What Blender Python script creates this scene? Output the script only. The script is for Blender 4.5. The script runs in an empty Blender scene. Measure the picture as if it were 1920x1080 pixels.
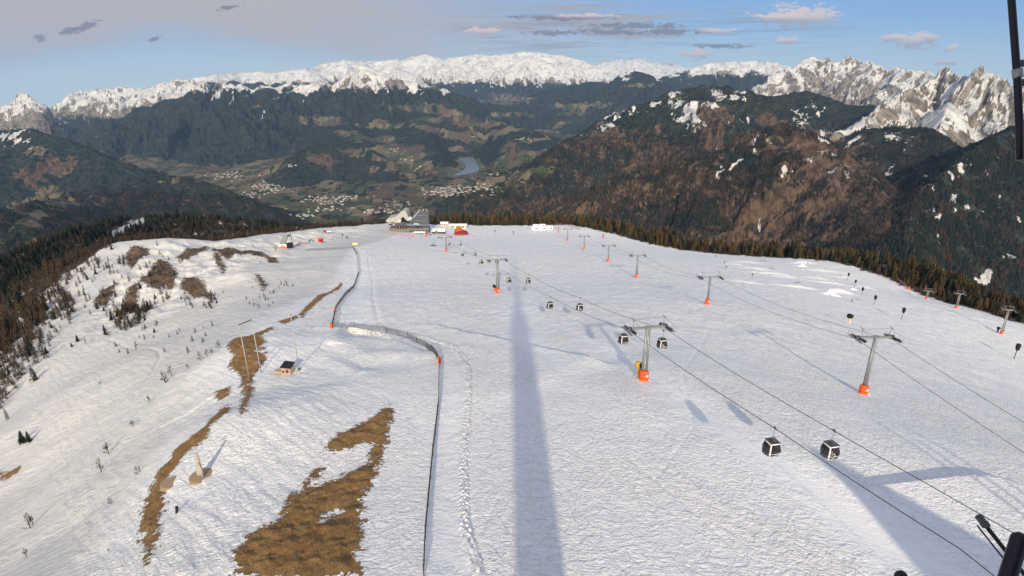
import bpy, math, random
import numpy as np
rnd = random.Random(7)
R = math.radians
scene = bpy.context.scene
COL = scene.collection
# ------------------------------------------------------------------ camera
F = 1110.0
PITCH = R(19.4)
CP, SP = math.cos(PITCH), math.sin(PITCH)
def ray(px, py):
    px = np.asarray(px, float); py = np.asarray(py, float)
    v = (py - 540) / F
    return (px - 960) / F, CP - v * SP, -SP - v * CP
def P(px, py, D):
    a, b, c = ray(px, py)
    return np.array([a * D, b * D, c * D])
def project(x, y, z):
    d = y * CP - z * SP
    d = np.where(d > .1, d, .1)
    return 960 + F * x / d, 540 - F * (y * SP + z * CP) / d, d
cam_d = bpy.data.cameras.new('camera'); cam = bpy.data.objects.new('camera', cam_d); COL.objects.link(cam)
cam_d.sensor_width = 36; cam_d.lens = 36 * F / 1920; cam_d.clip_start = .05; cam_d.clip_end = 150000
cam.rotation_euler = (math.pi / 2 - PITCH, 0, 0)
scene.camera = cam
# ------------------------------------------------------------------ noise
class Noise:
    def __init__(s, seed):
        g = np.random.RandomState(seed)
        s.p = np.tile(g.permutation(256), 3).astype(np.int32)
        a = g.rand(256) * 2 * np.pi
        s.gx = np.cos(a).astype(np.float32); s.gy = np.sin(a).astype(np.float32)
    def __call__(s, x, y):
        xi = np.floor(x); yi = np.floor(y)
        fx = (x - xi).astype(np.float32); fy = (y - yi).astype(np.float32)
        xi = xi.astype(np.int32) & 255; yi = yi.astype(np.int32) & 255
        u = fx * fx * fx * (fx * (fx * 6 - 15) + 10); w = fy * fy * fy * (fy * (fy * 6 - 15) + 10)
        def c(dx, dy):
            h = s.p[s.p[xi + dx] + yi + dy]
            return s.gx[h] * (fx - dx) + s.gy[h] * (fy - dy)
        a = c(0, 0); b = c(1, 0); d = c(0, 1); e = c(1, 1)
        return ((a + u * (b - a)) * (1 - w) + (d + u * (e - d)) * w) * 1.5
NZ = [Noise(i + 11) for i in range(8)]
def fbm(x, y, octs=4, seed=0, gain=.5):
    r = 0; a = 1.
    for o in range(octs):
        r = r + a * NZ[(seed + o) % 8](x * 2 ** o + 17.3 * o + seed * 5.1, y * 2 ** o - 9.7 * o + seed * 3.3); a *= gain
    return r
def ridged(x, y, octs=4, seed=0, gain=.5):
    r = 0; a = 1.; t = 0
    for o in range(octs):
        n = 1 - np.abs(NZ[(seed + o) % 8](x * 2 ** o + 7.3 * o + seed * 5.1, y * 2 ** o - 3.7 * o + seed * 2.3)) * 1.6
        r = r + a * n; t += a; a *= gain
    return r / t
def sstep(a, b, x):
    t = np.clip((x - a) / (b - a), 0, 1); return t * t * (3 - 2 * t)
# ------------------------------------------------------------------ the ski slope surface
CTRL_PX = [  # px, py, depth
    (1207,712,106.4),(933,549,239),(837,472,419),(799,444,598),(1618,738,116.7),(1326,570,203),(1193,521,300),
    (1140,491,373),(1095,469,470),(1064,451,572),(1047,436,650),(1878,625,290),(1793,577,340),
    (960,1080,55.6),(1740,1080,59),(1600,900,74),(960,423,715),(1280,470,560),(1420,482,520),(1560,492,470),(1740,560,380),(1920,612,310),
    (540,700,130),(622,622,168),(665,467,430),(450,1080,60),(270,1060,66),(440,650,150),(0,1080,95),(0,780,220),(100,650,270),
    (200,480,400),(290,447,430),(400,452,470),(520,437,560),(740,418,690),(300,640,230),(150,720,200),(400,520,330),(500,490,380),(560,560,250),
    (60,900,150),(150,1000,90),(200,850,130),(380,800,98),(825,682,124),(700,850,84),(240,540,345),(340,580,290),(1100,423,690),(1180,443,640),
    (360,540,325),(1500,560,280),(640,540,290),(620,426,630)]
_r = np.array([P(*c) for c in CTRL_PX])
CTRL = np.vstack([_r, [(0,0,-41),(60,0,-41),(120,30,-52),(-60,0,-46),(0,-60,-44),(90,-60,-50),(-90,-60,-60),(-230,120,-130),(-180,20,-95),(180,110,-90),(190,20,-75),(260,200,-122)]])
S = 100.
def _U(d2):
    return np.where(d2 > 1e-12, d2 * np.log(d2 + 1e-20), 0)
def _fit(c, lam):
    n = len(c); xy = c[:, :2] / S
    K = _U(((xy[:, None] - xy[None]) ** 2).sum(-1)) + lam * np.eye(n)
    Pm = np.hstack([np.ones((n, 1)), xy]); A = np.block([[K, Pm], [Pm.T, np.zeros((3, 3))]])
    w = np.linalg.solve(A, np.concatenate([c[:, 2], np.zeros(3)])); return xy, w
_TX, _TW = _fit(CTRL, .004)
def tps(x, y):
    sh = x.shape; x = x.ravel() / S; y = y.ravel() / S
    r = _TW[-3] + _TW[-2] * x + _TW[-1] * y
    for i, (cx, cy) in enumerate(_TX):
        d2 = (x - cx) ** 2 + (y - cy) ** 2
        r = r + _TW[i] * d2 * np.log(d2 + 1e-12)
    return r.reshape(sh)
EDGE_PX = [(0,780,220),(45,705,245),(100,650,270),(150,555,325),(200,480,400),(225,455,425),(290,447,430),(345,450,445),(400,449,475),(520,437,560),(620,426,630),(740,418,690),(960,423,715),
    (1060,420,700),(1150,440,645),(1280,470,560),(1420,482,520),(1560,492,470),(1640,508,440),(1740,558,383),(1830,590,345),(1920,612,310)]
EDGE = np.array([P(*c)[:2] for c in EDGE_PX] + [(300,230),(330,120),(260,-60),(160,-160),(0,-200),(-160,-160),(-260,-40),(-270,80)])
def poly_sd(x, y, poly, closed=True):
    """signed distance (negative inside) plus nearest boundary point"""
    best = np.full(x.shape, 1e18); nx = np.zeros_like(x); ny = np.zeros_like(x); ins = np.zeros(x.shape, bool)
    n = len(poly)
    for i in range(n if closed else n - 1):
        ax, ay = poly[i]; bx, by = poly[(i + 1) % n]
        dx, dy = bx - ax, by - ay; L = dx * dx + dy * dy + 1e-12
        t = np.clip(((x - ax) * dx + (y - ay) * dy) / L, 0, 1)
        qx = ax + t * dx; qy = ay + t * dy; d = (x - qx) ** 2 + (y - qy) ** 2
        m = d < best; best = np.where(m, d, best); nx = np.where(m, qx, nx); ny = np.where(m, qy, ny)
        if closed:
            c = ((ay > y) != (by > y))
            with np.errstate(divide='ignore', invalid='ignore'):
                xi = (bx - ax) * (y - ay) / (by - ay + 1e-15) + ax
            ins ^= (c & (x < xi))
    d = np.sqrt(best)
    return (np.where(ins, -d, d) if closed else d), nx, ny
def near0(x, y, sd=None):
    if sd is None: sd, nx, ny = poly_sd(x, y, EDGE)
    else: sd, nx, ny = sd
    out = sd > 0
    z = tps(np.where(out, nx, x), np.where(out, ny, y))
    d = np.maximum(sd, 0)
    z = z - .52 * d * d / (d + np.where(nx > -130, 46, 12))
    return z, sd
def hit(px, py, f=near0, lo=30., hi=900., n=420):
    """world point where the ray through a photo pixel meets the ground"""
    px = np.atleast_1d(np.asarray(px, float)); py = np.atleast_1d(np.asarray(py, float))
    a, b, c = ray(px, py)
    D = np.geomspace(lo, hi, n)
    X = a[:, None] * D; Y = b[:, None] * D; Z = c[:, None] * D
    g = f(X, Y)[0] - Z
    k = np.argmax(g > 0, axis=1)
    k = np.where((g > 0).any(1), np.maximum(k, 1), n - 1)
    i = np.arange(len(px)); g1 = g[i, k]; g0 = g[i, k - 1]
    t = np.clip(-g0 / (g1 - g0 + 1e-9), 0, 1)
    Dd = D[k - 1] + t * (D[k] - D[k - 1])
    return np.stack([a * Dd, b * Dd, c * Dd], 1)
def wpoly(pts, **k):
    pts = np.array(pts, float); return hit(pts[:, 0], pts[:, 1], **k)[:, :2]
# small landforms on the piste: (polyline px, drop, width, recover)
SCARP = [([(625,640),(640,618),(700,612),(760,613),(830,618),(880,632),(960,648),(1060,668),(1160,690)], 1.9, 3.2, 22.),
         ([(1600,925),(1680,915),(1740,908),(1840,897),(1920,909)], 1.25, 1.4, 10.),
         ([(560,700),(600,650),(650,632),(730,640),(800,668)], .5, 2., 12.)]
SCARP = [(wpoly(p), a, w, rc) for p, a, w, rc in SCARP]
BERM = [(wpoly([(700,618),(760,628),(810,640),(846,652),(868,672),(880,700),(876,780),(870,880),(872,980),(884,1030),(902,1085)]), .30, .75),
        (wpoly([(705,622),(762,632),(815,645),(856,660),(884,690),(888,720),(886,800),(880,880),(884,980),(898,1030),(916,1085)]), -.28, .30),
        (wpoly([(672,470),(690,482),(698,520),(700,560),(712,612)]), -.45, .7),
        (wpoly([(205,635),(235,648),(262,654),(296,657),(300,668),(288,690),(268,722),(225,775)]), -.5, .7),
        (wpoly([(690,505),(735,500),(780,520),(830,560),(860,600)]), -.16, .5),(wpoly([(705,560),(760,512),(800,490)]), -.16, .5),(wpoly([(745,475),(790,520),(810,600)]), -.14, .5),(wpoly([(990,700),(1040,800),(1130,900),(1180,1070)]), -.10, .3),(wpoly([(930,720),(915,820),(935,930),(900,1000)]), -.09, .3),(wpoly([(1330,620),(1280,700),(1300,800),(1230,900)]), -.10, .3),(wpoly([(1130,740),(1180,860),(1290,950),(1400,1050)]), -.10, .3),(wpoly([(1010,500),(1080,540),(1180,560),(1250,600)]), -.16, .6),(wpoly([(880,560),(940,600),(1040,610),(1110,590)]), -.14, .5),
        (wpoly([(0,830),(30,810),(60,780)]), -.7, .9),(wpoly([(300,800),(345,780),(400,745)]), -.5, .5),
        (wpoly([(610,640),(640,650),(690,668),(740,672),(800,672)]), 1.1, 4.0),
        (wpoly([(560,690),(600,665),(650,690),(680,700)]), .7, 2.0)]
PARK = [((1450,515), 1.1, 16., 3.), ((1540,508), 1.0, 16., 3.), ((1500,540), .9, 16., 3.), ((1560,532), .9, 14., 2.6), ((1400,492), .9, 12., 3.), ((1570,548), 1.6, 10., 5.), ((1505,494), 1.6, 10., 4.), ((1620,540), 1.0, 8., 4.), ((1470,520), .8, 12., 4.), ((1530,522), .8, 12., 3.), ((1420,505), .9, 14., 4.), ((1580,520), .8, 12., 3.),((1400,530), .6, 12., 4.),((1380,497), .8, 10., 3.)]
PARK = [(hit(*c)[0], a, w, l) for c, a, w, l in PARK]
BARE_PX = {
 'big': [(445,1080),(438,1045),(470,1010),(520,982),(550,930),(610,905),(650,890),(690,870),(700,835),(685,830),(660,845),(620,850),(612,840),(640,815),(690,790),(720,765),(733,760),(735,775),(722,850),(700,900),(680,940),(678,1000),(672,1040),(682,1080)],
 'strip': [(300,880),(320,860),(325,845),(370,810),(385,800),(420,760),(432,760),(430,775),(400,800),(385,825),(350,850),(335,875),(318,890),(312,905),(305,950),(295,1000),(285,1040),(275,1062),(270,1020),(262,1000),(268,960),(285,915)],
 'mid': [(425,652),(440,635),(480,628),(498,640),(482,660),(500,668),(490,690),(475,700),(470,740),(462,780),(450,785),(455,740),(450,700),(428,690),(440,668)],
 'spot': [(405,735),(430,725),(430,740),(405,748)],
 'thin': [(465,628),(510,613),(515,619),(480,633)],
 'thin2': [(520,606),(555,592),(560,597),(535,609)],
 'thin3': [(560,592),(600,552),(640,530),(642,534),(604,560),(566,597)],
 'rock1': [(335,540),(345,520),(365,516),(380,528),(402,555),(392,560),(370,548),(350,545)],
 'rock2': [(270,520),(285,500),(300,488),(315,490),(333,512),(322,545),(310,530),(292,538),(262,530)],
 'rock3': [(232,478),(250,460),(280,462),(270,480),(245,498)],
 'rock4': [(398,462),(420,460),(450,470),(490,470),(500,478),(520,485),(522,494),(505,492),(498,480),(470,476),(440,478),(428,483),(405,475)],
 'rock5': [(400,478),(412,476),(422,500),(416,510),(408,495)],
 'rock6': [(478,514),(488,516),(503,535),(495,545),(486,530)],
 'rock7': [(345,470),(380,455),(395,458),(388,470),(360,482),(340,490),(330,480)],
 'rock8': [(178,560),(200,540),(220,530),(205,560),(190,572),(176,570)],
 'rock9': [(115,550),(130,545),(125,570),(112,568)],
 'rock10': [(215,580),(240,540),(262,530),(256,560),(235,590),(218,608)],
 'rock11': [(0,880),(20,882),(40,872),(35,885),(10,900),(0,895)],
 'spot2': [(570,905),(595,885),(605,880),(590,905),(572,915)],
 'hole': [(187,716),(191,714),(189,720),(186,720)]}
SNOW_IN_BARE = [[(598,975),(615,960),(640,955),(640,962),(612,976)]]
BARE = {k: wpoly(v) for k, v in BARE_PX.items()}
SIB = [wpoly(v) for v in SNOW_IN_BARE]
def bare_sd(x, y, box=True):
    best = np.full(x.shape, 99.)
    for k, p in BARE.items():
        m = (x > p[:, 0].min() - 12) & (x < p[:, 0].max() + 12) & (y > p[:, 1].min() - 12) & (y < p[:, 1].max() + 12)
        if m.any():
            d = poly_sd(x[m], y[m], p)[0]
            best[m] = np.minimum(best[m], d)
    for p in SIB:
        m = (x > p[:, 0].min() - 3) & (x < p[:, 0].max() + 3) & (y > p[:, 1].min() - 3) & (y < p[:, 1].max() + 3)
        if m.any(): best[m] = np.maximum(best[m], -poly_sd(x[m], y[m], p)[0] + .1)
    return best
RIGHTSIDE = None
FENCE_PX = [(575,470),(620,468),(662,465),(670,480),(673,512),(648,555),(629,583),(622,620),(660,619),(720,624),(765,638),(800,655),(824,682),(823,760),(812,850),(803,950),(798,1010),(795,1085)]
FENCE_W = wpoly(FENCE_PX)
def near(x, y):
    z, sd = near0(x, y)
    m = (sd < 30)
    if not m.any(): return z, sd
    xm = x[m]; ym = y[m]; dz = np.zeros_like(xm)
    for p, a, w, rc in SCARP:
        bx = (xm > p[:, 0].min() - rc * 2.5) & (xm < p[:, 0].max() + rc * 2.5) & (ym > p[:, 1].min() - rc * 2.5) & (ym < p[:, 1].max() + rc * 2.5)
        if not bx.any(): continue
        d, qx, qy = poly_sd(xm[bx], ym[bx], p, closed=False)
        s = np.sign(ym[bx] - qy); sdist = d * s
        # fade where the nearest point is an end of the line
        e = np.minimum(np.hypot(qx - p[0, 0], qy - p[0, 1]), np.hypot(qx - p[-1, 0], qy - p[-1, 1])); fade = sstep(0, rc * .35, e)
        nr = np.exp(-np.maximum(-sdist, 0) / rc * 1.4); fr = np.exp(-np.maximum(sdist - w, 0) / rc * 1.4)
        hgt = np.where(sdist < 0, a * .6 * nr, np.where(sdist < w, a * .6 - a * sdist / w, -a * .4 * fr))
        dz[bx] += hgt * fade
    for p, a, w in BERM:
        bx = (xm > p[:, 0].min() - w * 4) & (xm < p[:, 0].max() + w * 4) & (ym > p[:, 1].min() - w * 4) & (ym < p[:, 1].max() + w * 4)
        if not bx.any(): continue
        d, qx, qy = poly_sd(xm[bx], ym[bx], p, closed=False)
        dz[bx] += a * np.exp(-(d / w) ** (4 if a > 0 and w < 1 else 2)) * (.75 + (.9 if w < 1 and a > 0 else .12) * fbm(xm[bx] / (.38 if w < 1 else w), ym[bx] / (.38 if w < 1 else w), 3, 2))
    for c, a, wx, wy in PARK:
        dx = (xm - c[0]) / wx; dy = (ym - c[1]) / wy
        k = np.exp(-dx ** 2 * 1.2) * np.where(dy < 0, sstep(-1.0, 0, dy), np.exp(-(dy / 1.4) ** 2))
        dz += a * 1.35 * k
    # larger rolls and wind work; rougher on the ungroomed left flank
    left = sstep(0, 25, -(xm - np.interp(ym, FENCE_W[::-1, 1], FENCE_W[::-1, 0]) ) )
    dz += .28 * fbm(xm / 19, ym / 26, 3, 1) * sstep(40, 90, ym) + left * (.9 * fbm(xm / 33, ym / 40, 4, 3) + .12 * fbm((xm + ym) / 2.2, (xm - ym) / 14, 3, 5))
    # cliffs and hummocks on the far left flank
    lf = sstep(120, 200, -xm) * sstep(230, 300, ym) * sstep(0, 20, -sd[m])
    dz += lf * (7.5 * ridged(xm / 38, ym / 30, 5, 2) - 5.7)
    far_tex = sstep(70, 190, ym) * (1 - left)
    dz += far_tex * (.22 * fbm(xm / 3.6, ym / 6.5, 3, 6) + .11 * ridged(xm / 5.5 + ym / 40, ym / 9, 2, 3))
    b = bare_sd(xm, ym); bm = sstep(1.5, -2., b)
    dz += bm * (.25 + .30 * fbm(xm / 2.1, ym / 2.1, 4, 4) )
    z[m] += dz
    return z, sd
# ------------------------------------------------------------------ far relief: every ridge is a crest line with flanks
# pts (px, py, km), flank slope, rib height, rib length, snow line, larch, rock, forest-tint
RIDGES = [
 ('chain', [(300,165,19),(330,150,19),(395,139,19),(450,135,20),(530,132,20),(570,128,20),(600,119,21),(640,112,21),(700,113,22),(735,110,22),(760,108,22),(795,99,22),(830,109,22),(870,104,22),(905,99,22),(940,99,22),(980,96,22),(1020,99,22),(1060,103,22),(1110,117,22),(1160,130,22),(1210,152,21),(1250,170,21)], .46, 520, 1000, -140, 0, .3),
 ('west_peak', [(-260,240,12),(-90,225,12),(0,198,12),(18,186,12),(38,168,12),(56,180,12),(75,190,12),(96,207,12.5),(125,240,12)], .66, 330, 420, -800, 0, .75),
 ('west_chain', [(75,215,15),(100,200,15),(112,186,15),(122,178,15),(150,166,15),(165,172,15),(180,167,15),(215,163,15),(240,159,15),(262,163,15),(285,155,15),(330,146,15),(360,148,15)], .52, 380, 500, -780, 0, .7),
 ('north_range', [(150,236,11.5),(215,212,11.5),(258,196,11.5),(300,188,11.5),(345,172,11.5),(385,152,11.5),(420,152,11.5),(470,162,11.8),(530,157,12),(590,152,12),(628,158,12),(655,130,12),(668,120,12),(690,124,12),(720,133,12),(755,140,12.2),(800,150,12.5),(850,168,13),(900,190,13.5),(960,200,14)], .44, 620, 620, -215, 0, .25),
 ('mid_hill', [(900,205,15.5),(960,196,15.5),(1010,172,15.5),(1060,160,16),(1110,152,16),(1150,156,16),(1190,165,16),(1240,182,15.5)], .3, 240, 600, 120, .2, 0),
 ('round_hill', [(1070,196,14),(1130,165,14),(1160,140,14),(1180,130,14),(1205,133,14),(1240,150,14),(1285,172,13.5),(1350,200,13)], .40, 220, 500, 150, .3, 0),
 ('low_spur', [(700,196,13),(760,205,11.5),(820,215,10.5),(880,222,10),(930,226,10),(985,240,9.5)], .25, 60, 700, 900, .4, 0),
 ('wood_knoll', [(535,312,7.6),(560,282,7.9),(590,268,8.1),(630,262,8.2),(675,268,8.2),(708,290,8.0),(728,322,7.7)], .46, 110, 320, 900, .1, 0),
 ('north_spur', [(640,215,11),(660,240,10),(690,262,9.3),(740,285,9)], .35, 60, 500, 900, .3, 0),
 ('far_alps', [(1090,128,38),(1130,112,38),(1160,106,38),(1200,108,38),(1240,113,38),(1270,120,38),(1320,124,38),(1380,126,38)], .5, 400, 900, -1500, 0, .6),
 ('ski_range', [(1250,140,17),(1290,130,17),(1320,120,17),(1345,115,17),(1400,113,17),(1440,114,17),(1470,119,17),(1500,132,17),(1530,150,16)], .44, 420, 600, 90, 0, .3),
 ('pale_massif', [(1450,138,13),(1485,120,13),(1505,111,13),(1520,106,13),(1540,104,13),(1560,110,13),(1578,108,13),(1590,105,13),(1615,110,13),(1640,118,12.5),(1670,124,12.5),(1700,129,12),(1740,131,12),(1790,150,11)], .5, 560, 520, -520, 0, .85),
 ('saddle_hill', [(1395,175,6.8),(1440,180,6.6),(1490,172,6.6),(1510,168,6.6),(1540,176,6.4),(1590,196,6.2),(1640,196,6)], .42, 120, 380, 140, .1, .1),
 ('right_massif', [(1540,262,4.9),(1590,236,5),(1640,206,5.2),(1680,176,5.4),(1720,160,5.6),(1748,146,5.7),(1762,140,5.7),(1776,124,5.7),(1786,134,5.6),(1800,146,5.5),(1815,140,5.4),(1832,124,5.3),(1850,122,5.3),(1868,132,5.3),(1885,146,5.2),(1910,156,5.1),(1960,170,5.1),(2080,150,5.2),(2300,150,5.4)], .68, 240, 260, -640, 0, .8),
 ('right_spur', [(1700,352,3.9),(1725,318,4.1),(1750,280,4.4),(1762,240,4.8),(1780,190,5.2)], .62, 90, 220, -560, 0, .5),
 ('dark_flank', [(2100,170,3.2),(1990,198,3.2),(1925,228,3.1),(1870,254,3.0),(1820,286,2.9),(1780,318,2.8),(1745,352,2.65),(1715,395,2.5),(1700,440,2.3)], .6, 110, 240, 250, .05, .1),
 ('wood_dome', [(905,405,4.7),(930,380,4.8),(965,345,5),(1010,300,5.2),(1060,262,5.4),(1110,232,5.5),(1160,210,5.6),(1210,188,5.6),(1262,170,5.6),(1300,161,5.6),(1335,158,5.6),(1375,160,5.6),(1420,172,5.5),(1465,190,5.3),(1500,215,5.1)], .42, 250, 380, 230, .3, .1),
 ('larch_dome', [(1120,345,3.6),(1200,318,3.6),(1290,296,3.5),(1350,270,3.4),(1400,248,3.35),(1440,238,3.3),(1475,233,3.3),(1505,240,3.2),(1545,258,3.1),(1590,290,3.0),(1625,330,2.85),(1650,375,2.7),(1662,420,2.5)], .5, 170, 280, 230, .38, .1),
 ('dark_knoll', [(1560,268,4.4),(1620,240,4.3),(1680,238,4.2),(1745,242,4.1)], .5, 50, 260, 300, .1, .1),
 ('left_hill', [(-300,215,6.5),(-120,225,6.7),(0,240,6.8),(60,241,6.8),(120,258,6.8),(160,275,6.8),(200,292,6.8),(240,306,6.9),(275,318,7)], .42, 210, 380, -215, .15, 0),
 ('left_low_hill', [(100,372,4.4),(160,352,4.6),(230,336,4.8),(300,328,5.0),(350,330,5.1),(400,344,5.1),(450,366,5.1),(500,392,5),(530,415,4.8)], .42, 70, 320, 900, .25, 0),
 ('left_near_hill', [(-200,400,3.2),(0,395,3.2),(60,380,3.6),(110,370,4.2)], .45, 60, 300, 900, .2, 0),
 ('shoulder', [(-350,640,.40),(-150,560,.46),(0,494,.56),(60,462,.62),(120,444,.68),(200,418,.78),(270,407,.86),(400,408,.95),(470,414,1.0),(540,424,1.05),(640,428,1.1)], .50, 4, 90, 900, .5, 0),
]
RW = []
for r in RIDGES:
    pts = np.array([P(a, b, d * 1000) for a, b, d in r[1]])
    # add intermediate jagged points
    RW.append((r[0], pts) + tuple(r[2:]))
LAKE_Z = -1236.
def zplane(pts, z):
    pts = np.array(pts, float); a, b, c = ray(pts[:, 0], pts[:, 1]); D = z / c
    return np.stack([a * D, b * D], 1)
LAKE = zplane([(846,329),(857,324),(870,318),(873,311),(866,303),(858,299),(862,296),(876,295),(886,294),(892,299),(893,306),(898,311),(899,318),(893,323),(878,326),(862,329)], LAKE_Z)
def far(x, y):
    rr = np.hypot(x, y)
    base = -1262 + 60 * fbm(x / 1300, y / 1300, 3, 0) + 16 * fbm(x / 300, y / 300, 3, 3)
    lefts = sstep(-.25, -.45, x / np.maximum(rr, 1))
    base = base + (650 * sstep(9500, 22000, rr) + 250 * sstep(22000, 45000, rr)) * (1 - lefts) - 2600 * sstep(17000, 34000, rr) * lefts
    base = base + 330 * sstep(4600, 0, rr)  # valley side below the camera's own mountain
    h = base.copy(); win = np.full(x.shape, -1, np.int8); shape0 = np.zeros(x.shape); dd_ = np.zeros(x.shape)
    for ri, (name, p, s, ga, gl, zs, la, ro) in enumerate(RW):
        reach = (p[:, 2].max() + 1300 + ga) / s * 1.25
        if name == 'shoulder': reach = 1500
        m = (x > p[:, 0].min() - reach) & (x < p[:, 0].max() + reach) & (y > p[:, 1].min() - reach) & (y < p[:, 1].max() + reach)
        if not m.any(): continue
        xm = x[m]; ym = y[m]
        wx = xm + gl * .45 * fbm(xm / gl / 1.7, ym / gl / 1.7, 2, ri % 5); wy = ym + gl * .45 * fbm(xm / gl / 1.7, ym / gl / 1.7, 2, (ri + 2) % 5)
        best = np.full(xm.shape, 1e18); cz = np.zeros_like(xm); ct = np.zeros_like(xm); tt = 0
        n = len(p)
        for i in range(n - 1):
            ax, ay, az = p[i]; bx, by, bz = p[i + 1]; dx, dy = bx - ax, by - ay; L2 = dx * dx + dy * dy
            t = np.clip(((xm - ax) * dx + (ym - ay) * dy) / L2, 0, 1)
            d = (xm - ax - t * dx) ** 2 + (ym - ay - t * dy) ** 2
            # nearest in the "height lost" sense
            k = d < best
            best = np.where(k, d, best); cz = np.where(k, az + t * (bz - az), cz); ct = np.where(k, tt + t * math.sqrt(L2), ct); tt += math.sqrt(L2)
        d = np.sqrt(best)
        fade = np.clip(d / (gl * 1.6), 0, 1)
        jag = ga * (.14 + .34 * ro) * (.5 if name in ('pale_massif', 'chain', 'ski_range') else 1)
        fine_ = ridged(wx / gl / .28, wy / gl / .28, 3, (ri + 1) % 6)
        rib = ridged(ct / gl + .35 * fbm(xm / gl / 2, ym / gl / 2, 2, 1), d / gl / 3.2, 4, ri % 6)
        iso = ridged(wx / gl / .9, wy / gl / .9, 5, (ri + 3) % 6)
        prof = s * d * (1 + .12 * np.clip(1 - d / (gl * 4), 0, 1)) if ro < .5 else s * (1.35 * d - .35 * gl * (1 - np.exp(-d / gl)) * 0 - .35 * np.maximum(d - gl * 2, 0))
        hh = cz - prof + fade * ga * (1.0 * (rib - .75) + .55 * (iso - .72) + (.16 + .12 * ro) * (fine_ - .72)) + jag * (iso - .78) * (1 - fade) * 1.6
        hm = h[m]; k2 = hh > hm
        hm = np.where(k2, hh, hm); h[m] = hm
        w = win[m]; w[k2] = ri; win[m] = w
        dm = dd_[m]; dm[k2] = d[k2]; dd_[m] = dm
    # keep the lake basin flat
    m = (x > LAKE[:, 0].min() - 900) & (x < LAKE[:, 0].max() + 900) & (y > LAKE[:, 1].min() - 900) & (y < LAKE[:, 1].max() + 1200)
    if m.any():
        sd = poly_sd(x[m], y[m], LAKE)[0]
        t = sstep(500, 60, sd); hm = h[m]
        flat = np.where(sd < 0, LAKE_Z - 12, LAKE_Z + 2 + np.maximum(sd, 0) * .02)
        h[m] = np.where(sd < 20, np.where(sd < 0, LAKE_Z - 12, LAKE_Z + 2), hm * (1 - t) + np.minimum(flat, hm + 80) * t)
    return h, win, dd_
def H(x, y):
    rr = np.hypot(x, y)
    hf, win, dd_ = far(x, y)
    hn = np.full(x.shape, -1e5); sd = np.full(x.shape, 1e4)
    m = rr < 2600
    if m.any():
        a, b = near(x[m], y[m]); hn[m] = a; sd[m] = b
    # the camera's own slopes win inside the piste
    inside = sd < 0
    z = np.where(inside, hn, np.maximum(hf, hn))
    nearwin = inside | (hn > hf)
    return z, nearwin, sd, win, dd_
# ------------------------------------------------------------------ mesh helpers
def mesh_np(name, V, F_, mats, smooth=True, mi=None):
    me = bpy.data.meshes.new(name)
    V = np.asarray(V, np.float32); F_ = np.asarray(F_, np.int32); k = F_.shape[1]
    me.vertices.add(len(V)); me.vertices.foreach_set('co', V.ravel())
    me.loops.add(F_.size); me.loops.foreach_set('vertex_index', F_.ravel())
    me.polygons.add(len(F_)); me.polygons.foreach_set('loop_start', np.arange(0, F_.size, k, dtype=np.int32))
    me.update(calc_edges=True)
    me.polygons.foreach_set('use_smooth', np.full(len(F_), smooth))
    if mi is not None: me.polygons.foreach_set('material_index', np.asarray(mi, np.int32))
    for m in (mats if isinstance(mats, (list, tuple)) else [mats]): me.materials.append(m)
    return me
def link(name, me, parent=None, loc=None, **props):
    o = bpy.data.objects.new(name, me); COL.objects.link(o)
    if parent: o.parent = parent
    if loc is not None: o.location = loc
    for k, v in props.items(): o[k] = v
    return o
def attr_col(me, name, arr):
    a = me.attributes.new(name, 'FLOAT_COLOR', 'POINT'); a.data.foreach_set('color', np.asarray(arr, np.float32).ravel())
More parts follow.
